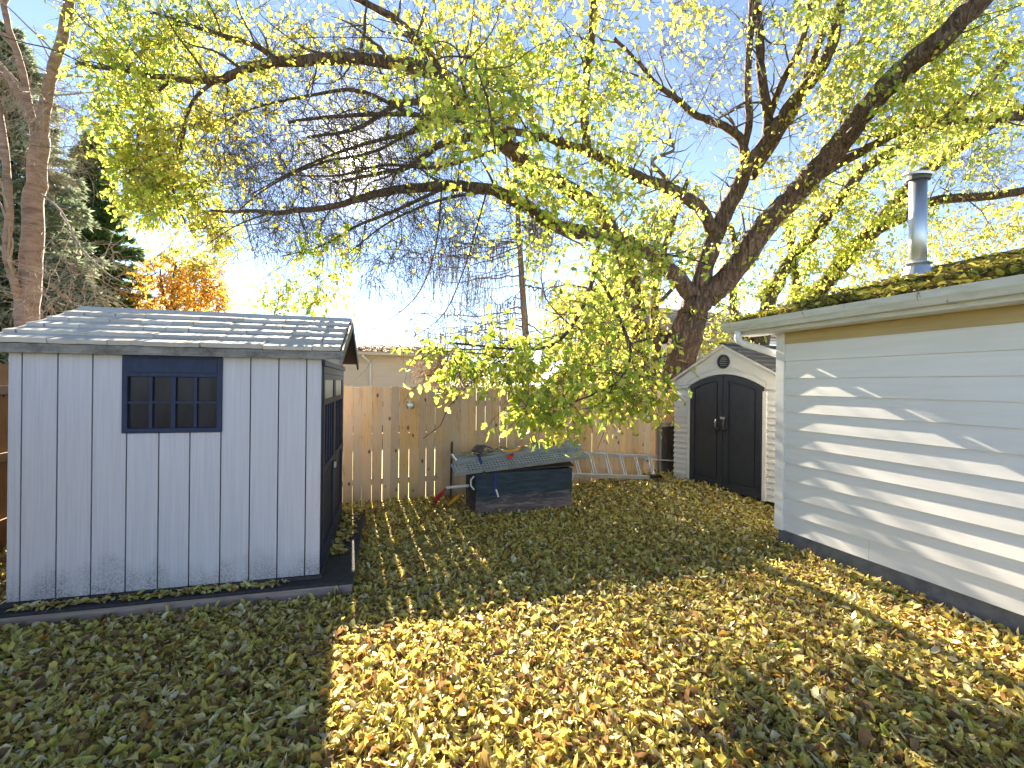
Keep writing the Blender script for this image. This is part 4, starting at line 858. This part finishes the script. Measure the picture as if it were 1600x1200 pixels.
for q, ra, rb in (([(735, 182, 7.1), (650, 205, 7.0), (560, 228, 7.0), (470, 262, 7.0), (390, 305, 7.0)], .04, .008), ([(700, 290, 6.9), (620, 328, 6.8), (560, 352, 6.8), (500, 385, 6.7), (440, 400, 6.7)], .032, .007),
                  ([(680, 180, 7.0), (590, 235, 6.9), (500, 255, 6.9), (420, 292, 6.9), (360, 340, 6.9)], .03, .007), ([(640, 178, 7.0), (560, 142, 7.1), (480, 150, 7.1), (400, 168, 7.1), (330, 200, 7.1)], .035, .008),
                  ([(770, 298, 7.1), (690, 312, 7.0), (610, 346, 6.9), (545, 395, 6.8)], .03, .007), ([(850, 215, 7.7), (760, 240, 7.5), (680, 262, 7.4), (600, 258, 7.3), (520, 275, 7.2), (420, 270, 7.2)], .04, .008),
                  ([(690, 292, 6.9), (680, 390, 6.9), (645, 470, 6.9), (565, 525, 6.9)], .014, .004), ([(760, 300, 7.1), (725, 420, 7.2), (685, 500, 7.2), (600, 548, 7.2)], .014, .004),
                  ([(520, 322, 6.8), (500, 360, 6.7), (505, 420, 6.7), (470, 450, 6.7)], .012, .004), ([(430, 330, 6.8), (370, 352, 6.8), (320, 385, 6.8)], .014, .005)):
    tA.plimb(q, ra, rb, n=6)
# nearer spray hanging from above
tA.plimb([(735, 195, 7.1), (720, 110, 6.2), (735, 90, 5.2), (760, 150, 4.7), (775, 240, 4.5)], .03, .006, n=6)
tA.plimb([(735, 90, 5.2), (690, 90, 4.9), (650, 120, 4.7)], .012, .005, n=5)
# low bough that hangs into the yard
tA.plimb([(960, 372, 9.0), (940, 380, 8.0), (930, 400, 7.0), (925, 440, 6.3), (900, 500, 5.8), (860, 540, 5.4), (800, 545, 5.2), (700, 535, 5.0)], 0.05, 0.010)
tA.plimb([(930, 420, 6.6), (960, 480, 6.0), (985, 550, 5.7), (960, 600, 5.4), (890, 630, 5.2)], 0.03, 0.008)
tA.plimb([(930, 400, 7.0), (1000, 400, 6.6), (1060, 400, 6.3), (1110, 415, 6.1)], 0.03, 0.008)
Z = tA.zone
Z(930, 415, 105, 80, 6.2, 0.9, 30, 14, 0.10); Z(1030, 395, 85, 40, 6.4, 0.6, 13, 13, 0.10); Z(940, 510, 110, 70, 5.9, 0.8, 25, 14, 0.10)
Z(770, 555, 115, 30, 5.2, 0.5, 32, 16, 0.10); Z(930, 588, 130, 36, 5.4, 0.6, 27, 15, 0.10); Z(860, 628, 55, 22, 5.1, 0.4, 18, 16, 0.105); Z(980, 612, 60, 22, 5.5, 0.4, 18, 15, 0.10)
Z(760, 190, 75, 85, 4.6, 0.3, 15, 11, 0.105); Z(665, 120, 45, 45, 4.75, 0.3, 7, 11, 0.105); Z(880, 300, 110, 70, 7.2, 0.8, 55, 13, 0.10); Z(760, 170, 120, 60, 6.6, 0.8, 42, 14, 0.105); Z(860, 110, 130, 80, 7.2, 0.9, 62, 15, 0.095, 'leaf'); Z(720, 90, 100, 60, 7.4, 0.9, 36, 13, 0.09, 'leaf_yellow')
Z(960, 180, 90, 90, 8.0, 0.9, 50, 12, 0.09); Z(850, 20, 260, 60, 7.4, 1.2, 62, 14, 0.095, 'leaf_yellow')
Z(1060, 130, 130, 90, 9.0, 0.9, 75, 2, 0.09); Z(1130, 60, 120, 60, 9.0, 0.9, 50, 4, 0.09)
Z(1230, 270, 90, 90, 9.6, 0.9, 45, 10, 0.10, 'leaf_yellow'); Z(1290, 120, 70, 90, 9.2, 0.9, 45, 11, 0.10, 'leaf_yellow'); Z(1390, 130, 110, 80, 8.2, 0.8, 62, 14, 0.095); Z(1500, 110, 120, 90, 7.9, 0.8, 84, 15, 0.095)
Z(1420, 210, 100, 40, 8.8, 0.6, 38, 13, 0.095); Z(1400, 20, 220, 50, 8.2, 1.0, 80, 14, 0.095); Z(1120, 500, 50, 50, 10.6, 0.6, 14, 8, 0.10)
Z(1030, 320, 70, 60, 9.0, 0.8, 24, 11, 0.10); Z(1170, 400, 60, 40, 10.0, 0.6, 9, 8, 0.10)
# bare twig mass toward the sun
Z(610, 240, 130, 110, 7.0, 0.6, 170, 1, 0.09, twl=(0.3, 0.7)); Z(640, 345, 140, 80, 6.9, 0.6, 130, 0.4, 0.09, twl=(0.3, 0.7), droop=0.5); Z(440, 260, 130, 110, 7.0, 0.5, 180, 1.0, 0.09, 'leaf_yellow', twl=(0.3, 0.7))
Z(440, 360, 120, 45, 6.9, 0.5, 55, 0.3, 0.09, twl=(0.35, 0.8), droop=0.5); Z(520, 120, 160, 60, 7.2, 0.6, 70, 3, 0.09, 'leaf_yellow', twl=(0.3, 0.7)); Z(770, 340, 90, 60, 7.6, 0.6, 55, 3, 0.09, twl=(0.3, 0.6))
Z(500, 375, 45, 22, 6.7, 0.3, 9, 14, 0.10); Z(460, 462, 55, 22, 6.7, 0.3, 13, 14, 0.09); Z(510, 450, 25, 30, 6.7, 0.3, 5, 12, 0.09)
Z(600, 420, 70, 40, 6.9, 0.4, 16, 0.6, 0.09, twl=(0.35, 0.8), droop=0.5)
tA.finish(300, 'maple')

# --- B: trunk left of it with the long limb reaching over the grey shed
bB = at(1008, 710, 12.2); bB.z = -0.05
tB = Tree('maple_tree', 'straight rough barked maple standing left of the leaning trunk', bB, 'bark', 'twig')
tB.limb([bB, at(1004, 605, 12.2), at(999, 550, 12.2), at(996, 505, 12.1), at(986, 440, 11.8), at(972, 395, 11.4)], 0.27, 0.20, 'trunk', 12, 0.1, 5)
tB.plimb([(972, 396, 11.4), (950, 350, 10.8), (925, 320, 10.2), (880, 290, 9.5), (830, 262, 8.9), (785, 220, 8.3), (750, 195, 7.9), (720, 155, 7.6), (690, 118, 7.4), (646, 103, 7.2), (600, 96, 7.1), (536, 91, 7.0), (435, 98, 6.9), (390, 106, 6.9), (338, 125, 6.9), (270, 122, 6.9), (190, 110, 7.0), (120, 100, 7.1)], 0.19, 0.025)
tB.plimb([(785, 222, 8.3), (740, 215, 8.0), (690, 225, 7.8), (640, 260, 7.7), (600, 270, 7.7), (520, 285, 7.7)], 0.08, 0.02)
tB.plimb([(735, 180, 7.75), (690, 160, 7.6), (620, 165, 7.5), (560, 200, 7.5), (480, 215, 7.5)], 0.07, 0.02)
tB.plimb([(690, 118, 7.4), (650, 60, 7.2), (600, 20, 7.1), (520, -20, 7.0)], 0.08, 0.04)
tB.plimb([(435, 98, 6.9), (400, 72, 6.9), (330, 50, 6.9), (240, 20, 6.9)], 0.05, 0.02)
tB.plimb([(338, 125, 6.9), (300, 160, 7.0), (285, 220, 7.1), (270, 290, 7.2), (290, 350, 7.3)], 0.03, 0.012)
tB.plimb([(270, 122, 6.9), (225, 170, 7.0), (215, 230, 7.1), (225, 290, 7.2)], 0.028, 0.01)
Z = tB.zone
Z(220, 100, 110, 55, 7.0, 0.5, 60, 16, 0.095); Z(200, 185, 60, 50, 7.0, 0.5, 34, 17, 0.10); Z(270, 220, 85, 55, 7.1, 0.5, 48, 16, 0.095, 'leaf_yellow'); Z(235, 265, 70, 45, 7.2, 0.5, 46, 20, 0.10)
Z(260, 305, 72, 46, 7.3, 0.5, 48, 18, 0.095); Z(320, 350, 60, 30, 7.4, 0.4, 22, 15, 0.09, 'leaf_yellow'); Z(350, 150, 90, 60, 7.0, 0.5, 45, 9, 0.09, 'leaf_yellow'); Z(370, 60, 170, 50, 7.0, 0.6, 50, 9, 0.09, 'leaf_yellow')
Z(250, 20, 160, 45, 7.0, 0.6, 48, 14, 0.095); Z(560, 60, 130, 45, 7.1, 0.5, 32, 6, 0.09, 'leaf_yellow')
Z(560, 240, 110, 70, 7.6, 0.4, 70, 0.5, 0.09, twl=(0.3, 0.7)); Z(380, 230, 80, 80, 7.2, 0.5, 60, 2, 0.09, 'leaf_yellow', twl=(0.3, 0.7))
Z(990, 460, 60, 70, 11.6, 0.8, 40, 12, 0.11, 'leaf_yellow'); Z(900, 500, 80, 60, 11.5, 0.8, 45, 13, 0.11, 'leaf_yellow'); Z(960, 560, 70, 40, 11.8, 0.6, 30, 13, 0.11, 'leaf_yellow')
tB.finish(0, 'lo')

# --- C, D, E: further maples
bC = at(1030, 700, 13.2); bC.z = -0.05
tC = Tree('maple_tree', 'thin dark maple trunk wedged between two thicker trunks', bC, 'bark_dark', 'twig')
tC.limb([bC, at(1028, 600, 13.2), at(1025, 540, 13.2), at(1022, 490, 13.1), at(1030, 420, 12.9), at(1050, 350, 12.5), at(1075, 280, 12)], 0.19, 0.06, 'trunk', 10, 0.1, 4)
tC.plimb([(1024, 480, 13.1), (1060, 440, 13.2), (1090, 400, 13.3)], 0.07, 0.03)
tC.zone(1050, 400, 90, 80, 12.6, 1.0, 50, 12, 0.11, 'leaf_yellow'); tC.zone(1080, 545, 40, 35, 13.0, 0.6, 14, 10, 0.11, 'leaf_yellow'); tC.zone(1100, 320, 90, 60, 12.3, 1.0, 40, 12, 0.11, 'leaf_yellow'); tC.finish()
bD = at(1186, 700, 13.0); bD.z = -0.05
tD = Tree('maple_tree', 'maple behind the small shed with limb sloping up over the garage', bD, 'bark_dark', 'twig')
tD.limb([bD, at(1188, 560, 13), at(1199, 480, 13), at(1213, 445, 12.9), at(1228, 415, 12.8)], 0.24, 0.17, 'trunk', 11, 0.1, 5)
tD.plimb([(1226, 418, 12.8), (1250, 388, 12.6), (1273, 365, 12.4), (1301, 326, 12.1), (1353, 262, 11.6), (1404, 232, 11.2), (1460, 190, 10.8), (1520, 149, 10.4), (1553, 116, 10.2), (1600, 60, 10)], 0.17, 0.09)
tD.plimb([(1243, 470, 13.4), (1243, 430, 13.3), (1238, 400, 13.2), (1232, 350, 13.0), (1250, 300, 12.9)], 0.14, 0.06)
tD.plimb([(1190, 560, 13.1), (1150, 500, 13.3), (1146, 460, 13.4), (1152, 400, 13.4), (1140, 350, 13.3)], 0.15, 0.08)
Z = tD.zone
Z(1190, 440, 100, 70, 12.9, 0.8, 70, 16, 0.12); Z(1290, 360, 80, 70, 12.2, 0.8, 60, 16, 0.12); Z(1360, 300, 90, 60, 11.6, 0.8, 55, 15, 0.11); Z(1270, 470, 60, 40, 13, 0.6, 25, 14, 0.12, 'leaf_yellow')
Z(1500, 210, 110, 70, 10.8, 0.7, 65, 13, 0.10); Z(1130, 540, 50, 35, 13.0, 0.5, 18, 14, 0.12, 'leaf_yellow'); Z(1340, 420, 60, 50, 12.6, 0.6, 25, 12, 0.12, 'leaf_yellow')
tD.finish()
bE = at(1228, 690, 14.0); bE.z = -0.05
tE = Tree('maple_tree', 'maple limb leaning far right behind the garage vent pipe', bE, 'bark', 'twig')
tE.limb([bE, at(1235, 560, 14), at(1250, 500, 13.8), at(1269, 468, 13.6), at(1320, 405, 13.0), at(1367, 357, 12.6)], 0.28, 0.22, 'trunk', 11, 0.1, 5)
tE.plimb([(1366, 358, 12.6), (1409, 307, 12.2), (1451, 265, 11.8), (1507, 223, 11.4), (1553, 191, 11.0), (1600, 172, 10.7), (1680, 130, 10.3)], 0.19, 0.10)
tE.plimb([(1370, 358, 12.6), (1390, 349, 12.5), (1413, 338, 12.4), (1460, 314, 12.1), (1516, 308, 11.8), (1563, 304, 11.5), (1620, 295, 11.2)], 0.16, 0.09)
Z = tE.zone
Z(1480, 380, 90, 40, 12.4, 0.6, 42, 11, 0.11, 'leaf_yellow'); Z(1560, 350, 70, 50, 12, 0.6, 42, 11, 0.11, 'leaf_yellow'); Z(1540, 270, 90, 50, 11.4, 0.6, 60, 3, 0.10, twl=(.3, .7)); Z(1400, 400, 60, 40, 12.6, 0.5, 25, 9, 0.11, 'leaf_yellow')
Z(1440, 330, 50, 30, 12.2, 0.5, 22, 8, 0.11); tE.finish()

# --- F: bare larch with drooping twigs
bF = at(822, 712, 11.0); bF.z = -0.05
tF = Tree('larch_tree', 'bare larch with straight thin trunk and drooping grey twigs', bF, 'bark_grey', 'twig_grey')
tF.limb([bF, at(821, 600, 11), at(822, 540, 11), at(818, 480, 11), at(814, 420, 11), at(810, 360, 11), at(806, 290, 11), at(803, 200, 11)], 0.105, 0.045, 'trunk', 9, 0.06, 4)
rs = random.Random(21); fine = MB(); dn = []
for k in range(44):
    y0 = rs.uniform(290, 585); side = -1 if rs.random() < 0.66 else 1
    l = rs.uniform(50, 200) * (1 if side < 0 else 0.55); rise = rs.gauss(0, 22); dz = rs.uniform(-1.6, 1.6); sag = rs.uniform(4, 26)
    q = [(815, y0, 11), (815 + side * l * .3, y0 + sag * .6 + rs.gauss(0, 5), 11 + dz * .3), (815 + side * l * .65, y0 + sag + rise * .3 + rs.gauss(0, 6), 11 + dz * .7), (815 + side * l, y0 + rise + sag * .3, 11 + dz)]
    pts = smooth_path([at(*p) for p in q], 5); pts = [p + Vector([rs.gauss(0, .02) for _ in range(3)]) for p in pts]; rad = lerp_list((rs.uniform(.010, .024), 0.004), len(pts)); tF.skel(pts, rad); tF.tw.tube([p - bF for p in pts], rad, 5)
    for j in range(30):
        p = pts[rs.randrange(2, len(pts))].lerp(pts[rs.randrange(2, len(pts))], rs.random() * .3) ; ln = rs.uniform(.25, .85); tp = [p]; dx, dy = rs.gauss(0, .12), rs.gauss(0, .12)
        for i in range(3): p = p + Vector((dx + rs.gauss(0, .05), dy + rs.gauss(0, .05), -.9)) * (ln / 3); tp.append(p)
        tF.tw.tube([t - bF for t in tp], [.006, .0055, .005, .003], 3, cap=False)
        if rs.random() < 0.3:
            for _ in range(9): tF.leaves.setdefault('needle_dead', []).append((tp[rs.randrange(1, 4)] + Vector((rs.gauss(0, .03), rs.gauss(0, .03), rs.gauss(0, .06))), Vector((rs.gauss(0, .4), rs.gauss(0, .4), -1)), rs.uniform(.05, .1)))
tF.zone(700, 470, 90, 70, 10.6, 0.8, 40, 0, twl=(.4, .9), droop=.7); tF.zone(720, 545, 70, 35, 10.4, 0.6, 22, 0, twl=(.3, .7), droop=.6)
tF.zone(712, 572, 55, 16, 10.2, 0.6, 40, 40, 0.12, 'needle_dead', twl=(.25, .5), droop=.7)
tF.finish(0, 'needle')

# --- G: smooth barked cherry at the left edge, bare
bG = at(36, 740, 7.4); bG.z = -0.05
tG = Tree('cherry_tree', 'smooth reddish barked tree with bare twigs behind the grey shed', bG, 'bark_smooth', 'twig_pale')
tG.limb([bG, at(38, 600, 7.4), at(41, 515, 7.4), at(46, 440, 7.4), at(50, 370, 7.4), at(52, 315, 7.4), at(59, 262, 7.4), at(63, 212, 7.4)], 0.165, 0.115, 'trunk', 14, 0.012, 4)
tG.plimb([(64, 215, 7.4), (70, 170, 7.3), (80, 115, 7.2), (95, 66, 7.1), (108, 0, 7.0), (121, -86, 6.8)], 0.085, 0.06)
tG.plimb([(60, 218, 7.4), (45, 180, 7.5), (22, 135, 7.6), (-10, 90, 7.7)], 0.065, 0.045)
tG.plimb([(57, 205, 7.4), (45, 165, 7.3), (32, 100, 7.2), (15, 50, 7.1), (5, 0, 7), (-5, -70, 6.8)], 0.055, 0.035)
tG.plimb([(33, 480, 7.35), (22, 440, 7.2), (10, 395, 7.1), (14, 330, 7.0), (8, 240, 7.0), (-4, 160, 7)], 0.06, 0.045)
tG.plimb([(60, 300, 7.4), (95, 330, 7.2), (125, 385, 7.1), (165, 425, 7.0), (190, 440, 6.9)], 0.018, 0.006, mat='twig_pale')
Z = tG.zone
Z(90, 200, 60, 90, 7.3, 0.6, 34, 0, twl=(.3, .7)); Z(110, 420, 80, 80, 7.0, 0.6, 18, 0, twl=(.3, .7), droop=.4); Z(20, 130, 40, 80, 7.3, 0.5, 16, 0, twl=(.3, .6)); Z(60, 480, 80, 40, 6.9, 0.5, 12, 0, twl=(.25, .5))
tG.finish()

# --- conifers
def spruce(label, base, h, rad, mat, nbr, per, seed, group):
    rs = random.Random(seed); root = thing('spruce_tree', label, 'tree', base, 0, group)
    MB().tube([(0, 0, -0.1), (0.02, 0, h * .5), (0, 0, h)], [h * .018, h * .011, 0.01], 9).build('trunk', 'bark_dark', root, smooth=True)
    br = MB(); P, D, Z_ = [], [], []
    for k in range(nbr):
        f = (k + rs.random()) / nbr; z = h * (0.06 + 0.93 * f); l = rad * (1 - f) ** 0.85 * rs.uniform(.75, 1.1) + 0.12; a = k * 2.399 + rs.uniform(-.4, .4)
        dirv = Vector((math.cos(a), math.sin(a), 0)); p0 = Vector((0, 0, z)); tip = p0 + dirv * l + Vector((0, 0, -l * .22 + (0.2 * l if f > .7 else 0)))
        mid = p0.lerp(tip, .5) + Vector((0, 0, -l * .06)); pts = smooth_path([p0, mid, tip + Vector((0, 0, l * .06))], 4); br.tube(pts, lerp_list((.01 + l * .012, .004), len(pts)), 4, cap=False)
        side = Vector((-dirv.y, dirv.x, 0))
        for j in range(int(per * (l / rad + .12))):
            t = rs.random() ** .7; q = pts[min(int(t * (len(pts) - 1)), len(pts) - 2)]; q = q.lerp(tip, rs.random() * .15)
            sd = rs.choice((-1, 1)) * rs.random() * l * .34 * (1 - t * .6)
            pos = q + side * sd + dirv * abs(sd) * .5 + Vector((0, 0, -abs(sd) * .25 + rs.gauss(0, .03)))
            P.append(list(pos)); dv = dirv * .7 + side * (sd / (abs(sd) + .05)) * .7 + Vector((rs.gauss(0, .35), rs.gauss(0, .35), rs.gauss(.0, .4))); D.append(list(dv)); Z_.append(rs.uniform(.13, .25))
    o = br.build('branches', 'twig', root); o['kind'] = 'stuff'
    P = np.array(P); n = len(P); V = leaf_arrays(P, D, rng.normal(size=(n, 3)) + [0, 0, 1], Z_, T_NEEDLE, rng.uniform(.5, 2, n), rng.uniform(-.2, .2, n), rng.uniform(1.2, 2.4, n))
    o = link('crown', np_mesh('crown', V, F_NEEDLE, mat), root); o['kind'] = 'stuff'
def gpt(px, d): p = at(px, 600, d); p.z = -0.05; return p
spruce('tall blue grey spruce behind the smooth barked tree', gpt(10, 12.5), 11.5, 3.2, 'needle_blue', 210, 640, 1, None)
spruce('dark green spruce between the blue spruce and the orange tree', gpt(140, 17), 11.0, 2.9, 'needle_green', 210, 640, 2, None)
spruce('small blue grey spruce low behind the dark green spruce', gpt(95, 12.5), 5.2, 2.4, 'needle_blue', 130, 560, 3, None)
spruce('distant spruce tip showing just above the grey shed roof', gpt(432, 34), 7.2, 1.7, 'needle_blue', 60, 130, 4, None)

# --- orange tree behind the grey shed
bO = gpt(265, 17)
tO = Tree('orange_tree', 'round orange autumn tree behind the grey shed roof', bO, 'bark_dark', 'twig')
tO.limb([bO, at(266, 560, 17), at(268, 510, 17), at(270, 460, 17), at(275, 410, 17)], 0.16, 0.04, 'trunk', 8, 0.06, 4)
for q in ([(266, 540, 17), (240, 490, 17.2), (222, 440, 17.3)], [(267, 530, 17), (300, 490, 16.8), (330, 445, 16.7)], [(268, 500, 17), (255, 460, 16.4), (250, 420, 16.2)], [(269, 490, 17), (290, 450, 17.6), (305, 410, 17.8)]): tO.plimb(q, 0.06, 0.02)
tO.zone(272, 465, 88, 72, 17, 1.3, 170, 16, 0.13, 'leaf_orange', thin=.005); tO.zone(300, 405, 60, 26, 16.8, 0.9, 40, 13, 0.13, 'leaf_yellow', thin=.005); tO.zone(315, 450, 46, 45, 16.5, 0.8, 50, 15, 0.13, 'leaf_orange', thin=.005)
tO.finish()
# --- yellow tree far behind, centre
bK = gpt(935, 19)
tK = Tree('yellow_tree', 'bright yellow green tree far behind the bare larch', bK, 'bark_dark', 'twig')
tK.limb([bK, at(935, 560, 19), at(938, 500, 19), at(940, 440, 19)], 0.2, 0.06, 'trunk', 8, 0.06, 4)
for q in ([(936, 540, 19), (900, 500, 19), (880, 460, 19)], [(937, 520, 19), (980, 480, 19), (1000, 430, 19)]): tK.plimb(q, 0.08, 0.03)
tK.zone(930, 510, 70, 75, 19, 1.6, 130, 26, 0.15, 'leaf_yellow', thin=.005); tK.zone(980, 470, 55, 60, 19, 1.6, 70, 24, 0.15, 'leaf_yellow', thin=.005); tK.finish()

# ------------------------------------------------------------------ fallen leaves
# footprints to keep clear
def local(P, o, a): c, s_ = math.cos(a), math.sin(a); dx, dy = P[:, 0] - o.x, P[:, 1] - o.y; return dx * c + dy * s_, -dx * s_ + dy * c
def blocked(P):
    b = np.zeros(len(P), bool)
    x, y = local(P, P0, SH); b |= (x > -0.14) & (x < 2.51) & (y > -0.15) & (y < 2.24)
    x, y = local(P, G0, GA); b |= (x > -0.02) & (y > -0.03)
    x, y = local(P, A0, AA); b |= (x > -0.01) & (x < W2 + .01) & (y > -0.04) & (y < D2)
    x, y = local(P, C0, CA); b |= (x > -0.01) & (x < CW + .01) & (y > -0.02) & (y < CD)
    return b
n = 215000
# density falls with distance beyond what the camera resolves
Y = 1.7 + 8.3 * rng.random(n) ** 1.25; X = rng.uniform(-1.25, 1.25, n) * (Y + 0.8)
P = np.stack([X, Y, np.zeros(n)], 1)
fl = (P[:, :2] - np.array([FC.x, FC.y])) @ np.array([FN.x, FN.y]); keep = (fl > 0.02) & ~blocked(P) & (X > -6.2) & (X < 5.2)
patch = ((X + 0.98) / 0.33) ** 2 + ((Y - 5.25) / 0.42) ** 2; keep &= ~((patch < 1) & (rng.random(n) < 0.75))
P = P[keep]; n = len(P)
P[:, 2] = gz(P[:, 0], P[:, 1]) + rng.random(n) ** 1.5 * 0.034 + 0.002
ang = rng.uniform(0, 2 * math.pi, n); tilt = rng.normal(0, 0.42, n)
D = np.stack([np.cos(ang), np.sin(ang), np.tan(np.clip(tilt, -.9, .9))], 1); Nn = rng.normal(0, 0.62, (n, 3)); Nn[:, 2] = np.where(rng.random(n) < 0.6, 1, -1)
Lf = (0.026 + 0.052 * rng.random(n) ** 1.3) * np.where(rng.random(n) < 0.08, 1.3, 1); curl = rng.uniform(-1.5, 4.5, n); bend = rng.normal(0, .34, n); wd = np.where(rng.random(n) < .25, rng.uniform(.3, .6, n), rng.uniform(.7, 1.25, n))
P[:, 2] += np.maximum(0, -D[:, 2]) * Lf * 0.8
infr = (np.abs(P[:, 0] / P[:, 1]) < 1.08) & ((CAM_Z - P[:, 2]) / P[:, 1] < 0.82)
score = np.where(infr, (Lf / P[:, 1]) * (0.4 + P[:, 2] / 0.035), 0); top = np.argsort(-score)[:300]
rest = np.ones(n, bool); rest[top] = False
near = rest & (P[:, 1] < 4.3); far = rest & ~near
for i in top:
    V = leaf_arrays(np.zeros((1, 3)), D[i:i + 1], Nn[i:i + 1], Lf[i:i + 1], T_HI, curl[i:i + 1], bend[i:i + 1], wd[i:i + 1])
    link('fallen_leaf', np_mesh('fallen_leaf', V, F_HI, 'litter_obj'), ground, P[i])
def litter(name, m_, tpl, fc):
    V = leaf_arrays(P[m_], D[m_], Nn[m_], Lf[m_], tpl, curl[m_], bend[m_], wd[m_]); return np_mesh(name, V, fc, 'litter')
o = link('leaf_litter', litter('leaf_litter', near, T_HI, F_HI), ground); o['kind'] = 'stuff'
o = link('leaf_litter', litter('leaf_litter', far, T_LO, F_LO), ground); o['kind'] = 'stuff'

def scatter(name, label, pts, size, mat, tiltn=0.25):
    P = np.array(pts); n = len(P); a = rng.uniform(0, 6.28, n); D = np.stack([np.cos(a), np.sin(a), rng.normal(0, tiltn, n)], 1); Nn = rng.normal(0, .3, (n, 3)); Nn[:, 2] = 1
    V = leaf_arrays(P, D, Nn, rng.uniform(*size, n), T_HI, rng.uniform(0, 2.5, n), rng.normal(0, .15, n), rng.uniform(.8, 1.3, n))
    o = link(name, np_mesh(name, V, F_HI, mat)); return tag(o, label, 'leaves', None, 'stuff')
# on the pad: along the front edge and by the doors
cS = Matrix.Rotation(SH, 3, 'Z'); pts = []
for _ in range(420): x = random.uniform(0.1, 1.95); pts.append(P0 + cS @ Vector((x, -0.03 - abs(random.gauss(0, .03)), 0.128 + random.random() * .012)))
for _ in range(360): y = random.uniform(0.55, 2.2); pts.append(P0 + cS @ Vector((SL + 0.03 + random.random() ** 1.3 * .24 * (0.35 + 0.65 * y / 2.2), y, 0.128 + random.random() * .02)))
scatter('pad_leaves', 'yellow green leaves gathered on the black mat around the grey shed', pts, (.04, .075), 'litter')
# on the garage roof
cG = Matrix.Rotation(GA, 3, 'Z'); pts = []
for _ in range(5200):
    y = -OV + random.random() ** 1.5 * 3.3; x = random.uniform(XO, 3.6); pts.append(G0 + cG @ Vector((x, y, roofz(y) + 0.012 + random.random() * .035)))
scatter('roof_leaves', 'brown and green leaves and moss lying on the garage roof', pts, (.05, .10), 'litter_roof', 0.4)
# on the flat plank
pts = []
for _ in range(130): pts.append(cw(-0.2 + random.random() * 1.75, 0.22 + random.random() * .22, 0) + Vector((0, 0, 0)))
pts = [Vector((p.x, p.y, CH + 0.175 + 0.075 * ((cR.transposed() @ (p - C0)).x + 0.28) + 0.16 * ((cR.transposed() @ (p - C0)).y - 0.14))) for p in pts]
scatter('plank_leaves', 'leaves lying along the flat metal plank', pts, (.04, .075), 'litter')

cH = Matrix.Rotation(R(20), 3, 'Z'); pts = []
for _ in range(900):
    y = -0.4 + abs(random.gauss(0, 0.7)); x = random.uniform(-0.3, 7.2)
    pts.append(Vector((hl.x - 1.2, hl.y - 0.4, 0)) + cH @ Vector((x, min(y, 2.6), 3.05 + 0.16 + (min(y, 2.6) + 0.4) * 0.172 + random.random() * 0.03)))
scatter('roof_debris', 'straw coloured leaves and moss along the eave of the beige house', pts, (.10, .2), 'needle_dead', 0.3)
